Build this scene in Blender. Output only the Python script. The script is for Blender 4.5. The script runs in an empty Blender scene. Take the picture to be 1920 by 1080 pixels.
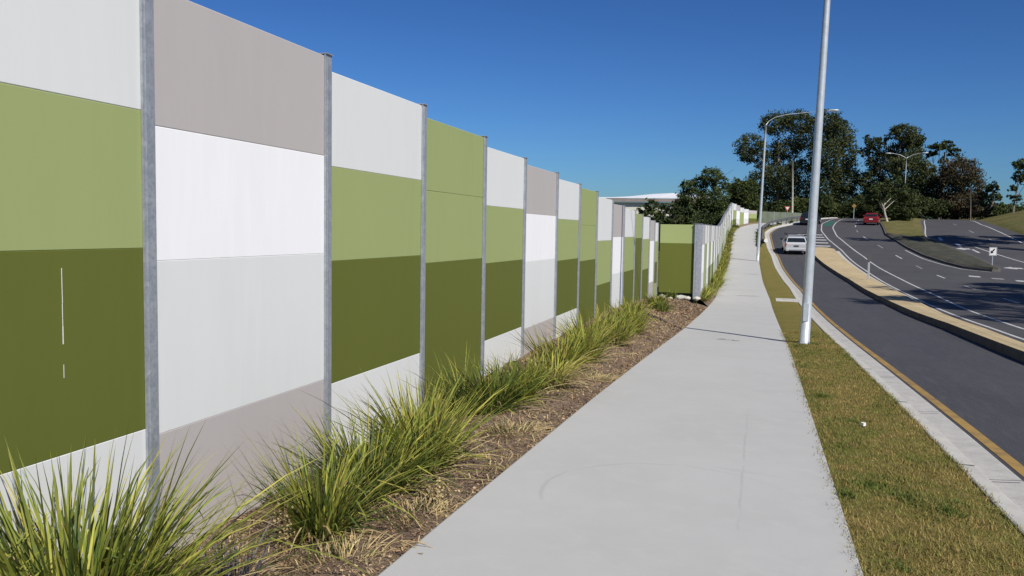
import bpy, math, random
import numpy as np
from mathutils import Vector, Matrix, noise
random.seed(7)
S = bpy.context.scene
# ------------------------------------------------------------ camera
cam = bpy.data.cameras.new('camera'); co = bpy.data.objects.new('camera', cam)
S.collection.objects.link(co); S.camera = co
RM = [[0.9569960529, 0.0366895691, -0.2877714896], [0.2896050506, -0.0628504578, 0.9550804860], [0.0169549216, -0.9973483321, -0.0707731245]]
m = Matrix.Identity(4)
for r in range(3):
    m[r][0] = RM[r][0]; m[r][1] = -RM[r][1]; m[r][2] = -RM[r][2]
m[2][3] = 1.6
co.matrix_world = m
cam.sensor_width = 36; cam.lens = 29.06; cam.clip_end = 3000; cam.clip_start = .05
# ------------------------------------------------------------ sky and sun
SUN_EL = math.radians(42); SX, SY = .70, -.714
w = bpy.data.worlds.new('World'); S.world = w; w.use_nodes = True
nt = w.node_tree; bg = nt.nodes['Background']
sky = nt.nodes.new('ShaderNodeTexSky'); sky.sky_type = 'NISHITA'; sky.sun_disc = False
sky.sun_elevation = SUN_EL; sky.sun_rotation = math.atan2(SX, SY)
sky.altitude = 0; sky.air_density = 1.0; sky.dust_density = .5; sky.ozone_density = 3.0
tint = nt.nodes.new('ShaderNodeMix'); tint.data_type = 'RGBA'; tint.blend_type = 'MULTIPLY'; tint.inputs['Factor'].default_value = 1
tint.inputs['B'].default_value = (.158, .259, .392, 1)   # deep clear winter blue
gm = nt.nodes.new('ShaderNodeGamma'); gm.inputs[1].default_value = 1.35; nt.links.new(sky.outputs[0], gm.inputs[0]); nt.links.new(gm.outputs[0], tint.inputs['A']); nt.links.new(tint.outputs['Result'], bg.inputs[0]); bg.inputs[1].default_value = .10
sl = bpy.data.lights.new('sun', 'SUN'); sl.energy = 4.9; sl.angle = math.radians(.5); sl.color = (1, .945, .86)
so = bpy.data.objects.new('sun', sl); S.collection.objects.link(so)
so.rotation_euler = Vector((-SX*math.cos(SUN_EL), -SY*math.cos(SUN_EL), -math.sin(SUN_EL))).to_track_quat('-Z', 'Y').to_euler()
S.view_settings.view_transform = 'Standard'; S.view_settings.look = 'None'
S.view_settings.exposure = .15; S.view_settings.gamma = 1
S.render.engine = 'CYCLES'

# ------------------------------------------------------------ materials
def mat(name, col, rough=.8, spec=.3, metal=0, n1=None, n2=None, bump=None, island=0, trans=0, spots=None, stretch=None):
    """procedural material; n1/n2 = (scale, colour, lo, hi) noise mixes on object position; bump = (scale, strength, distance)"""
    m = bpy.data.materials.new(name); m.use_nodes = True
    t = m.node_tree; N = t.nodes; L = t.links; b = N['Principled BSDF']
    b.inputs['Roughness'].default_value = rough; b.inputs['Specular IOR Level'].default_value = spec; b.inputs['Metallic'].default_value = metal
    tc = N.new('ShaderNodeTexCoord'); src = tc.outputs['Object']
    if stretch:
        mp = N.new('ShaderNodeMapping'); mp.inputs['Scale'].default_value = stretch
        L.new(src, mp.inputs[0]); src = mp.outputs[0]
    rgb = N.new('ShaderNodeRGB'); rgb.outputs[0].default_value = (*col, 1); cur = rgb.outputs[0]
    for nn in (n1, n2, spots):
        if not nn: continue
        tx = N.new('ShaderNodeTexNoise'); tx.inputs['Scale'].default_value = nn[0]; tx.inputs['Detail'].default_value = 6; tx.inputs['Roughness'].default_value = .65
        L.new(src, tx.inputs['Vector'])
        mr = N.new('ShaderNodeMapRange'); mr.inputs['From Min'].default_value = nn[2]; mr.inputs['From Max'].default_value = nn[3]
        L.new(tx.outputs['Fac'], mr.inputs['Value'])
        mx = N.new('ShaderNodeMix'); mx.data_type = 'RGBA'; L.new(mr.outputs[0], mx.inputs['Factor']); L.new(cur, mx.inputs['A'])
        mx.inputs['B'].default_value = (*nn[1], 1); cur = mx.outputs['Result']
    if island:
        g = N.new('ShaderNodeNewGeometry'); mr = N.new('ShaderNodeMapRange')
        mr.inputs['To Min'].default_value = 1-island; mr.inputs['To Max'].default_value = 1+island
        L.new(g.outputs['Random Per Island'], mr.inputs['Value'])
        hs = N.new('ShaderNodeHueSaturation'); L.new(mr.outputs[0], hs.inputs['Value']); L.new(cur, hs.inputs['Color'])
        mh = N.new('ShaderNodeMath'); mh.operation = 'MULTIPLY_ADD'; mh.inputs[1].default_value = .03; mh.inputs[2].default_value = .49
        fr = N.new('ShaderNodeMath'); fr.operation = 'FRACT'; f2 = N.new('ShaderNodeMath'); f2.operation = 'MULTIPLY'; f2.inputs[1].default_value = 7.13
        L.new(g.outputs['Random Per Island'], f2.inputs[0]); L.new(f2.outputs[0], fr.inputs[0]); L.new(fr.outputs[0], mh.inputs[0])
        L.new(mh.outputs[0], hs.inputs['Hue']); cur = hs.outputs[0]
    L.new(cur, b.inputs['Base Color'])
    if bump:
        tx = N.new('ShaderNodeTexNoise'); tx.inputs['Scale'].default_value = bump[0]; tx.inputs['Detail'].default_value = 8; L.new(src, tx.inputs['Vector'])
        bp = N.new('ShaderNodeBump'); bp.inputs['Strength'].default_value = bump[1]; bp.inputs['Distance'].default_value = bump[2]
        L.new(tx.outputs['Fac'], bp.inputs['Height']); L.new(bp.outputs[0], b.inputs['Normal'])
    if trans:
        tr = N.new('ShaderNodeBsdfTranslucent'); L.new(cur, tr.inputs['Color'])
        ms = N.new('ShaderNodeMixShader'); ms.inputs[0].default_value = trans
        L.new(b.outputs[0], ms.inputs[1]); L.new(tr.outputs[0], ms.inputs[2]); L.new(ms.outputs[0], N['Material Output'].inputs[0])
    return m
def c(*v): return tuple(v)
PB = (3, .12, .004)
def paint(name, col, k=.96):
    d = tuple(x*k for x in col)
    return mat(name, col, .75, .25, n1=(1.2, d, .35, .7), n2=(9, tuple(x*(k+.04) for x in col), .45, .65), bump=(60, .12, .003), stretch=(1, 1, .12))
M = {}
M['white'] = paint('pale grey paint', (.645, .655, .64))
M['bright'] = paint('bright white paint', (.81, .805, .81), .97)
M['stone'] = paint('warm grey paint', (.43, .40, .385))
M['light'] = paint('light green paint', (.295, .345, .140))
M['dark'] = paint('dark olive paint', (.110, .126, .022))
M['concrete_wall'] = paint('wall core concrete', (.5, .5, .48))
M['galv'] = mat('galvanised steel', (.30, .325, .36), .45, .5, .35, n1=(14, (.40, .42, .45), .4, .65), n2=(40, (.24, .26, .29), .5, .7), bump=(50, .1, .002))
M['oldsteel'] = mat('weathered steel', (.17, .18, .19), .6, .4, .3, n1=(5, (.11, .115, .12), .4, .7))
M['pole'] = mat('galvanised pole', (.50, .54, .56), .42, .5, .3, n1=(6, (.40, .43, .46), .4, .7), bump=(50, .05, .002))
M['path'] = mat('broomed concrete', (.425, .425, .415), .9, .2, n1=(.9, (.395, .395, .385), .35, .7), n2=(5, (.445, .44, .425), .5, .8), spots=(160, (.36, .355, .34), .6, .78), bump=(240, .25, .003))
def add_marks(m):
    t = m.node_tree; N = t.nodes; L = t.links; b = N['Principled BSDF']; src = b.inputs['Base Color'].links[0].from_socket
    tc = N.new('ShaderNodeTexCoord'); tn = N.new('ShaderNodeTexNoise'); tn.inputs['Scale'].default_value = 2.5; L.new(tc.outputs['Object'], tn.inputs['Vector'])
    def mth(op, a, b_=None, c_=None):
        n = N.new('ShaderNodeMath'); n.operation = op
        for i, v in enumerate((a, b_, c_)):
            if v is None: continue
            if isinstance(v, (int, float)): n.inputs[i].default_value = v
            else: L.new(v, n.inputs[i])
        return n.outputs[0]
    sp = N.new('ShaderNodeSeparateXYZ'); L.new(tc.outputs['Object'], sp.inputs[0]); X, Y = sp.outputs[0], sp.outputs[1]
    def sm(v, lo, hi, a=0, e=1):
        r = N.new('ShaderNodeMapRange'); r.interpolation_type = 'SMOOTHSTEP'; L.new(v, r.inputs['Value'])
        for k, q in zip(('From Min', 'From Max', 'To Min', 'To Max'), (lo, hi, a, e)): r.inputs[k].default_value = q
        return r.outputs[0]
    wob = mth('MULTIPLY_ADD', tn.outputs['Fac'], .10, -.05)
    dx = mth('ADD', X, .52); dy = mth('ADD', Y, -5.42); d = mth('SQRT', mth('ADD', mth('MULTIPLY', dx, dx), mth('MULTIPLY', dy, dy)))
    arc = mth('MULTIPLY', mth('MULTIPLY', sm(mth('ABSOLUTE', mth('ADD', mth('ADD', d, -.86), wob)), .004, .022, 1, 0), sm(mth('ADD', Y, mth('MULTIPLY', X, -.55)), 5.4, 5.9)), sm(X, -.5, .05, 1, .25))
    arc2 = mth('MULTIPLY', mth('MULTIPLY', sm(mth('ABSOLUTE', mth('ADD', mth('ADD', mth('ADD', Y, -6.28), mth('MULTIPLY', X, .22)), wob)), .006, .05, 1, 0), sm(X, -.35, -.1)), sm(X, .0, .3, 1, 0))
    ln = mth('MULTIPLY', mth('MULTIPLY', sm(mth('ABSOLUTE', mth('ADD', mth('ADD', X, .075), mth('MULTIPLY', wob, .5))), .003, .015, 1, 0), sm(Y, 4.2, 5.6)), sm(Y, 7.2, 9.6, 1, 0))
    st = mth('MULTIPLY', sm(tn.outputs['Fac'], .35, .6), 1.0)
    tot = mth('MULTIPLY', mth('MULTIPLY', mth('MAXIMUM', mth('MAXIMUM', arc, ln), mth('MULTIPLY', arc2, .6)), st), .22)
    mx = N.new('ShaderNodeMix'); mx.data_type = 'RGBA'; L.new(tot, mx.inputs['Factor']); L.new(src, mx.inputs['A']); mx.inputs['B'].default_value = (.20, .20, .21, 1); L.new(mx.outputs['Result'], b.inputs['Base Color'])
add_marks(M['path'])
M['kerb'] = mat('kerb concrete', (.44, .43, .40), .9, .2, n1=(5, (.34, .33, .31), .4, .7), n2=(60, (.52, .51, .48), .5, .75), bump=(120, .3, .004))
M['kerb_top'] = mat('pale kerb concrete', (.47, .46, .42), .9, .2, n1=(4, (.38, .37, .345), .4, .7), bump=(90, .3, .004))
M['asphalt'] = mat('asphalt', (.068, .066, .070), .85, .3, n1=(.35, (.052, .051, .055), .35, .65), n2=(90, (.10, .098, .10), .5, .8), spots=(1.7, (.078, .075, .077), .55, .75), bump=(220, .5, .006))
M['asphalt_ramp'] = mat('ramp asphalt', (.060, .059, .065), .8, .35, n1=(.8, (.046, .046, .052), .35, .65), n2=(70, (.13, .13, .135), .55, .75), spots=(5, (.072, .07, .074), .5, .7), bump=(260, .5, .006), stretch=(2, .3, 1))
M['line'] = mat('white road paint', (.50, .50, .49), .7, .3, n1=(2.5, (.30, .30, .30), .42, .75), n2=(60, (.30, .30, .30), .6, .8))
M['worn'] = mat('worn white road paint', (.27, .27, .27), .7, .3, n1=(9, (.18, .18, .18), .4, .7))
M['yellow'] = mat('yellow road paint', (.33, .21, .06), .75, .3, n1=(4, (.19, .13, .06), .42, .68), n2=(60, (.22, .15, .06), .55, .8))
M['greenlane'] = mat('green lane paint', (.02, .095, .075), .8, .3, n1=(2, (.05, .13, .11), .4, .7))
M['island'] = mat('tan exposed aggregate', (.47, .375, .215), .9, .2, n1=(.7, (.36, .285, .17), .38, .66), n2=(45, (.58, .49, .32), .5, .75), spots=(80, (.30, .22, .12), .58, .75), bump=(110, .6, .01))
M['darkkerb'] = mat('kerb concrete with painted shade', (.13, .125, .115), .95, .1, n1=(3, (.08, .075, .07), .35, .7), bump=(60, .3, .005))  # dark tone puts the shade of kerb faces into the colour
M['soil'] = mat('dry soil', (.19, .135, .10), 1, .1, n1=(3, (.27, .205, .15), .4, .65), n2=(30, (.12, .08, .06), .5, .7), spots=(90, (.36, .28, .20), .58, .72), bump=(70, .9, .03))
M['chips'] = mat('bark chips', (.19, .118, .075), 1, .1, n1=(2.2, (.30, .21, .13), .42, .6), island=.75)
M['straw'] = mat('dry grass', (.42, .32, .17), 1, .1, island=.45, trans=.2)
M['turf'] = mat('dry couch turf', (.205, .165, .05), 1, .1, n1=(1.4, (.145, .15, .034), .42, .64), n2=(11, (.26, .19, .075), .5, .7), spots=(55, (.09, .085, .025), .5, .7), bump=(90, .8, .03))
M['turfblade'] = mat('turf blades', (.27, .218, .078), 1, .1, n1=(1.4, (.17, .178, .05), .42, .62), n2=(5, (.38, .26, .11), .50, .66), island=.5, trans=.25)
M['weed'] = mat('weed leaves', (.11, .14, .03), .8, .2, island=.4, trans=.25)
M['field'] = mat('rough grass', (.145, .125, .048), 1, .1, n1=(.25, (.085, .095, .03), .4, .62), n2=(3, (.19, .15, .07), .5, .7), bump=(20, .8, .05))
M['cover'] = mat('dark ground cover', (.058, .060, .050), 1, .1, n1=(1.2, (.095, .085, .068), .4, .65), n2=(9, (.04, .05, .035), .45, .7), bump=(14, .9, .08))
M['blade'] = mat('lomandra blades', (.180, .215, .032), .6, .3, n1=(3.5, (.27, .27, .05), .4, .65), island=.5, trans=.3)
M['blade_dark'] = mat('dark lomandra blades', (.07, .10, .020), .6, .3, island=.5, trans=.25)
M['blade_yellow'] = mat('yellowing blades', (.41, .37, .08), .7, .3, n1=(3, (.31, .30, .055), .4, .6), island=.4, trans=.3)
M['blade_grey'] = mat('dead grey blades', (.12, .115, .13), .9, .1, island=.5)
M['leaf'] = mat('gum leaves', (.065, .076, .026), .75, .2, n1=(.35, (.040, .054, .018), .4, .62), n2=(1.3, (.105, .098, .040), .52, .7), island=.38, trans=.18)
M['leaf_dark'] = mat('dark evergreen leaves', (.042, .057, .018), .75, .2, n1=(.4, (.066, .080, .024), .45, .65), island=.38, trans=.15)
M['leaf_brown'] = mat('brownish leaves', (.078, .060, .034), .8, .2, n1=(.4, (.052, .052, .024), .4, .62), n2=(1.2, (.105, .064, .042), .5, .7), island=.38, trans=.15)
M['leaf_olive'] = mat('olive leaves', (.072, .092, .024), .75, .2, n1=(.5, (.045, .062, .018), .4, .62), n2=(1.2, (.12, .12, .03), .6, .75), island=.38, trans=.2)
M['bark'] = mat('grey bark', (.20, .17, .14), .95, .1, n1=(3, (.11, .09, .075), .4, .65), bump=(8, .6, .05), stretch=(1, 1, .3))
M['palebark'] = mat('pale gum bark', (.42, .39, .34), .9, .1, n1=(2, (.27, .24, .2), .4, .65))
M['rock'] = mat('pale rubble', (.55, .53, .48), .95, .1, n1=(4, (.38, .36, .32), .4, .7), bump=(12, .6, .03))
M['seam'] = mat('joint dirt and dark strips', (.10, .095, .09), 1, .1, n1=(6, (.2, .19, .18), .4, .7))
M['skid'] = mat('scuffed concrete', (.385, .38, .375), .9, .2, n1=(6, (.43, .425, .415), .4, .56))
M['scribble'] = mat('marker on concrete', (.11, .11, .11), .9, .1)
M['black'] = mat('black plastic', (.018, .018, .02), .6, .3)
M['rubber'] = mat('tyre rubber', (.02, .02, .02), .9, .2)
M['glass'] = mat('dark car glass', (.012, .016, .02), .08, .6)
M['carwhite'] = mat('silvery white car paint', (.52, .53, .55), .28, .5, .25)
M['carred'] = mat('red car paint', (.17, .010, .014), .35, .5)
M['carblack'] = mat('black car paint', (.015, .015, .018), .3, .5)
M['tail'] = mat('red lamp glass', (.35, .02, .02), .2, .5)
M['alloy'] = mat('alloy wheel', (.4, .4, .42), .35, .5, .6)
M['signwhite'] = mat('white sign face', (.72, .72, .70), .5, .4)
M['signblack'] = mat('black sign marking', (.02, .02, .02), .6, .3)
M['signred'] = mat('red sign marking', (.5, .06, .03), .6, .3)
M['signyellow'] = mat('yellow sign face', (.26, .16, .05), .6, .3)
M['grating'] = mat('iron cover', (.10, .10, .10), .7, .4, .5)
M['wallfar'] = mat('grey green panel', (.15, .17, .125), .8, .2, n1=(1.5, (.11, .13, .09), .4, .65))
M['roofwhite'] = mat('white roof sheet', (.78, .79, .80), .5, .4, n1=(.6, (.70, .71, .72), .4, .7))
M['eave_shade'] = mat('grey brown fascia', (.24, .20, .18), .8, .2, n1=(1.5, (.30, .26, .24), .4, .7))
M['cream'] = mat('cream cladding', (.62, .60, .52), .8, .2, n1=(.8, (.55, .53, .47), .4, .7))

# ------------------------------------------------------------ mesh helpers
C = S.collection
def link(name, me, mats, parent=None, loc=(0, 0, 0), smooth=False):
    for x in (mats if isinstance(mats, (list, tuple)) else [mats]): me.materials.append(M[x] if isinstance(x, str) else x)
    if smooth:
        me.polygons.foreach_set('use_smooth', [True]*len(me.polygons))
    o = bpy.data.objects.new(name, me); C.objects.link(o); o.location = loc
    if parent: o.parent = parent
    return o
class MB:
    def __init__(s): s.v = []; s.f = []; s.m = []
    def face(s, pts, mi=0):
        n = len(s.v); s.v += [tuple(p) for p in pts]; s.f.append(tuple(range(n, n+len(pts)))); s.m.append(mi)
    def box(s, x0, x1, y0, y1, z0, z1, mi=0, ch=0):
        """box, edges chamfered by ch"""
        if ch <= 0:
            n = len(s.v)
            s.v += [(x, y, z) for z in (z0, z1) for y in (y0, y1) for x in (x0, x1)]
            for q in ((0, 2, 3, 1), (4, 5, 7, 6), (0, 1, 5, 4), (2, 6, 7, 3), (0, 4, 6, 2), (1, 3, 7, 5)): s.f.append(tuple(n+i for i in q)); s.m.append(mi)
            return
        # chamfered box through convex rings
        n = len(s.v); P = {}
        X = (x0, x1); Y = (y0, y1); Z = (z0, z1); sg = (1, -1)
        for i in (0, 1):
            for j in (0, 1):
                for k in (0, 1):
                    cx, cy, cz = X[i], Y[j], Z[k]; ax, ay, az = sg[i]*ch, sg[j]*ch, sg[k]*ch
                    P[i, j, k, 0] = len(s.v); s.v.append((cx, cy+ay, cz+az))
                    P[i, j, k, 1] = len(s.v); s.v.append((cx+ax, cy, cz+az))
                    P[i, j, k, 2] = len(s.v); s.v.append((cx+ax, cy+ay, cz))
        def q(*a):
            s.f.append(tuple(a)); s.m.append(mi)
        for i in (0, 1):
            a = [P[i, j, k, 0] for j, k in ((0, 0), (1, 0), (1, 1), (0, 1))]; q(*(a if i else a[::-1]))
            a = [P[j, i, k, 1] for j, k in ((0, 0), (1, 0), (1, 1), (0, 1))]; q(*(a[::-1] if i else a))
            a = [P[j, k, i, 2] for j, k in ((0, 0), (1, 0), (1, 1), (0, 1))]; q(*(a if i else a[::-1]))
        for i in (0, 1):
            for j in (0, 1):
                e = (i == j)
                a = [P[i, j, 0, 0], P[i, j, 0, 1], P[i, j, 1, 1], P[i, j, 1, 0]]; q(*(a if e else a[::-1]))
                a = [P[i, 0, j, 0], P[i, 1, j, 0], P[i, 1, j, 2], P[i, 0, j, 2]]; q(*(a if e else a[::-1]))
                a = [P[0, i, j, 1], P[0, i, j, 2], P[1, i, j, 2], P[1, i, j, 1]]; q(*(a if e else a[::-1]))
                for k in (0, 1):
                    a = [P[i, j, k, 0], P[i, j, k, 1], P[i, j, k, 2]]; q(*a)
    def tube(s, pts, rad, n=8, mi=0, cap=True):
        pts = [Vector(p) for p in pts]
        if not isinstance(rad, (list, tuple)): rad = [rad]*len(pts)
        rings = []
        for i, p in enumerate(pts):
            d = (pts[min(i+1, len(pts)-1)]-pts[max(i-1, 0)]).normalized()
            a = Vector((0, 0, 1)) if abs(d.z) < .95 else Vector((1, 0, 0))
            u = d.cross(a).normalized(); v = d.cross(u)
            st = len(s.v)
            for k in range(n):
                t = 2*math.pi*k/n; s.v.append(tuple(p+(u*math.cos(t)+v*math.sin(t))*rad[i]))
            rings.append(st)
        for a, b in zip(rings, rings[1:]):
            for k in range(n):
                k2 = (k+1) % n; s.f.append((a+k, a+k2, b+k2, b+k)); s.m.append(mi)
        if cap:
            s.f.append(tuple(rings[0]+k for k in range(n))); s.m.append(mi)
            s.f.append(tuple(rings[-1]+k for k in range(n))[::-1]); s.m.append(mi)
    def loft(s, rings, mi=0, close=True, cap=True):
        st = []
        for r in rings: st.append(len(s.v)); s.v += [tuple(p) for p in r]
        n = len(rings[0])
        for a, b in zip(st, st[1:]):
            for k in range(n if close else n-1):
                k2 = (k+1) % n; s.f.append((a+k, a+k2, b+k2, b+k)); s.m.append(mi)
        if cap and close:
            s.f.append(tuple(st[0]+k for k in range(n))[::-1]); s.m.append(mi); s.f.append(tuple(st[-1]+k for k in range(n))); s.m.append(mi)
    def prism(s, poly, z0, z1, mi=0, mtop=None):
        """poly in xy (list), z0/z1 numbers or functions of (x,y)"""
        f0 = z0 if callable(z0) else (lambda x, y: z0); f1 = z1 if callable(z1) else (lambda x, y: z1)
        n = len(poly)
        for k in range(n):
            (x, y), (x2, y2) = poly[k], poly[(k+1) % n]
            s.face([(x, y, f0(x, y)), (x2, y2, f0(x2, y2)), (x2, y2, f1(x2, y2)), (x, y, f1(x, y))], mi)
        s.face([(x, y, f1(x, y)) for x, y in poly], mi if mtop is None else mtop)
    def build(s, name, mats, parent=None, loc=(0, 0, 0), smooth=False, fix=False):
        me = bpy.data.meshes.new(name); me.from_pydata(s.v, [], s.f)
        me.polygons.foreach_set('material_index', s.m)
        if fix:
            import bmesh
            bm = bmesh.new(); bm.from_mesh(me); bmesh.ops.remove_doubles(bm, verts=bm.verts, dist=1e-5); bmesh.ops.recalc_face_normals(bm, faces=bm.faces); bm.to_mesh(me); bm.free()
        return link(name, me, mats, parent, loc, smooth)
def tag(o, label=None, cat=None, group=None, kind=None):
    if label: o['label'] = label
    if cat: o['category'] = cat
    if group: o['group'] = group
    if kind: o['kind'] = kind
    return o
def thing(name, label, cat, loc=(0, 0, 0), group=None, rz=0):
    o = bpy.data.objects.new(name, None); C.objects.link(o); o.location = loc; o.rotation_euler.z = rz
    return tag(o, label, cat, group)
def copy_tree(o, parent=None):
    n = o.copy(); C.objects.link(n); n.parent = parent
    for ch in o.children: copy_tree(ch, n)
    return n

# ------------------------------------------------------------ terrain profile
GY = [-60, -20, 0, 5, 10, 15, 21, 28, 34, 42, 50, 58, 64, 70, 76, 84, 92, 104, 118, 132, 150, 180]
GZ = [1.8, .6, 0, -.13, -.28, -.46, -.69, -.93, -1.04, -1.0, -.88, -.65, -.42, -.03, .52, 1.3, 2.0, 2.95, 3.75, 4.2, 4.45, 4.5]
def g(y):
    if y <= 5: return float(np.interp(y, GY, GZ))
    return float(np.mean([np.interp(y+o, GY, GZ) for o in (-3, -1.5, 0, 1.5, 3)]))
def pl(*pts):
    ys = [p[1] for p in pts]; xs = [p[0] for p in pts]
    def f(y):
        sm = 0 if y < 88 else 1.5
        return float(np.mean([np.interp(y+o, ys, xs) for o in (-sm, 0, sm)]))
    return f
pathL = pl((-1.74, -20), (-1.74, 9), (-1.67, 20), (-1.74, 34), (-2.0, 45), (-2.26, 63), (-2.65, 76), (-2.83, 89.4), (-2.4, 95.4), (-1.2, 100.9), (1.5, 105), (6, 112))
pathR = pl((.56, -20), (.55, 16), (.49, 22), (.37, 35), (.10, 46), (-.19, 64), (-.5, 77), (-.65, 88), (-.45, 92), (.1, 96), (1.4, 100.5), (4.3, 107), (7, 112))
gutL = pl((1.56, -20), (1.54, 9), (1.47, 20), (1.45, 30), (1.33, 42), (1.17, 47), (.87, 58), (.71, 68), (.38, 75), (.21, 83.5), (.15, 89), (.93, 96), (2.13, 100), (4.8, 107), (9.3, 130), (15, 152))
gutR = lambda y: gutL(y)+.48
islL = pl((4.55, 8), (4.62, 17), (4.93, 25), (4.88, 34.6), (4.70, 42), (4.66, 48.5), (4.27, 60), (3.94, 69.4), (3.9, 75))
islR = pl((4.62, 8), (5.1, 18), (5.47, 23.6), (5.62, 28.7), (5.9, 34.5), (6.0, 41.3), (5.95, 53.4), (5.92, 63), (5.75, 75))
wl1 = pl((6.0, 8), (6.12, 18), (6.19, 22.8), (6.39, 26.5), (6.5, 32), (6.56, 41), (6.56, 51), (6.62, 60), (6.44, 75), (5.97, 84), (5.93, 93.4), (6.67, 104.7), (10.5, 130), (15, 145))
wl2 = pl((7.1, 8), (7.25, 26.6), (7.42, 30), (7.55, 36), (7.77, 42.4), (7.84, 53.4), (7.73, 70), (7.35, 77.7), (7.0, 87.5), (7.4, 98.3), (8.62, 109.3), (11.6, 130), (16, 145))
dash = pl((10.3, 8), (10.45, 47), (10.52, 66), (10.1, 75), (9.6, 83), (9.3, 90), (9.7, 98), (11, 110), (14, 132))
roadRt = pl((24.3, -20), (24.4, 92), (25.6, 109), (28.6, 130), (33, 150))
wallbase = lambda y: float(np.interp(y, [-10, 5, 10, 20, 30, 31], [-.50, -.50, -.40, -.33, -.68, -.70]))

def fr(a, b, s):
    n = max(1, int(round((b-a)/s))); return [a+(b-a)*i/n for i in range(n+1)]
def grid(name, ys, cols, mats, mi=None, parent=None, smooth=True):
    """cols: list of functions y -> (x, z)"""
    b = MB(); n = len(cols)
    for y in ys:
        for f in cols:
            x, z = f(y); b.v.append((x, y, z))
    for i in range(len(ys)-1):
        for j in range(n-1):
            a = i*n+j; b.f.append((a, a+1, a+n+1, a+n)); b.m.append(mi[j] if mi else 0)
    return b.build(name, mats, parent, smooth=smooth)
def structure(o): o['kind'] = 'structure'; return o
YS = fr(-18, 30, 1.5)+fr(31, 125, 1)+fr(128, 152, 3)
# ground sheet reaching the horizon
def bank(x, y):
    if x > 24.9 and y > -20:
        lim = roadRt(min(max(y, -20), 150))
        return max(0, min(3.2, (x-lim-.4)*.24))
    return 0
def G(x, y):
    z = g(min(y, 180)) if y < 180 else 4.5-min(4.5, (y-180)*.02)
    if x < -4.2:
        k = min(1, (-4.2-x)/3.0); z = z*(1-k)+min(z, -.5)*k
        if x < -30: z = z
        if y > 140: z = -.5+min(1, (y-140)/60)*1.0
    lim = roadRt(min(max(y, -20), 150))
    if y < 152:
        if x > -4.0 and x < lim+.02: z -= .42
    else: z -= .1
    return z+bank(x, y)
xs = [-900, -400, -150, -80, -50, -35, -25, -18, -14, -11, -9, -7.2, -6, -5, -4.4, -4.1, -3.9, -3, 0, 4, 8, 12, 16, 20, 23, 24.0, 24.45, 24.9, 25.6, 26.5, 28, 30, 32, 35, 38, 42, 48, 60, 90, 150, 400, 900]
ys = [-300, -60, -30]+fr(-20, 125, 2.5)+fr(130, 200, 5)+[220, 260, 320, 420, 600, 900, 1400]
b = MB()
for y in ys:
    for x in xs: b.v.append((x, y, G(x, y)))
n = len(xs)
for i in range(len(ys)-1):
    for j in range(n-1):
        a = i*n+j; b.f.append((a, a+1, a+n+1, a+n)); b.m.append(0)
structure(b.build('ground', ['field'], smooth=True))
# road surfaces
structure(grid('road', YS, [lambda y: (gutR(y)-.03, g(y)-.12), lambda y: ((gutR(y)+5)/2, g(y)-.12), lambda y: (max(5.0, gutR(y)+1), g(y)-.12)], ['asphalt_ramp']))
structure(grid('road', YS, [lambda y: (max(5.0, gutR(y)+1), g(y)-.12), lambda y: (10+.3*max(0, (y-95)*.35), g(y)-.12), lambda y: (roadRt(y)-4, g(y)-.12), lambda y: (roadRt(y), g(y)-.12)], ['asphalt']))
# footpath slab
structure(grid('footpath', YS[:-14], [lambda y: (pathL(y), g(y)-.16), lambda y: (pathL(y), g(y)-.006), lambda y: (pathL(y)+.012, g(y)), lambda y: ((pathL(y)+pathR(y))/2, g(y)+.004), lambda y: (pathR(y)-.012, g(y)), lambda y: (pathR(y), g(y)-.006), lambda y: (pathR(y), g(y)-.16)], ['path'], smooth=False))
# kerb and gutter on the footpath side
structure(grid('kerb', YS, [lambda y: (gutL(y), g(y)-.1), lambda y: (gutL(y), g(y)+.002), lambda y: (gutL(y)+.015, g(y)+.008), lambda y: (gutL(y)+.12, g(y)+.004), lambda y: (gutL(y)+.17, g(y)-.04), lambda y: (gutL(y)+.20, g(y)-.115), lambda y: (gutL(y)+.47, g(y)-.098), lambda y: (gutL(y)+.485, g(y)-.104), lambda y: (gutL(y)+.485, g(y)-.2)], ['kerb_top', 'kerb'], [0, 0, 0, 0, 1, 1, 1, 1], smooth=False))
# mulch bed
def bedz(x, y, t):
    zl = wallbase(y) if y < 30 else g(y)+.08
    z = zl*(1-t)+(g(y)-.055)*t
    k = .045*noise.noise(Vector((x*2.2, y*2.2, 0)))+.02*noise.noise(Vector((x*9, y*9, 3)))+(.0 if y < 4 else min(.05, (y-4)*.012))*math.sin(math.pi*t)
    return z+k*min(1, (1-t)*4)
def bedx(y):
    if y < 29.85: return -3.57
    return float(np.interp(y, [29.85, 44, 56, 67, 74, 84.6, 92.6, 95, 98.5, 101.5, 103.5], [-2.33, -2.45, -2.76, -3.04, -3.15, -3.28, -3.2, -2.9, -2.35, -1.6, -.6]))
def bed(name, ys, nx):
    cols = []
    for j in range(nx+1):
        t = j/nx
        def f(y, t=t):
            x = bedx(y)*(1-t)+(pathL(y)-.004)*t; return (x, bedz(x, y, t))
        cols.append(f)
    return structure(grid(name, ys, cols, ['soil']))
bed('garden_bed', fr(-6, 2, .4)+fr(2.1, 14, .07)+fr(14.2, 29.8, .25), 26)
bed('garden_bed', fr(29.86, 103, .8), 6)
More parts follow.
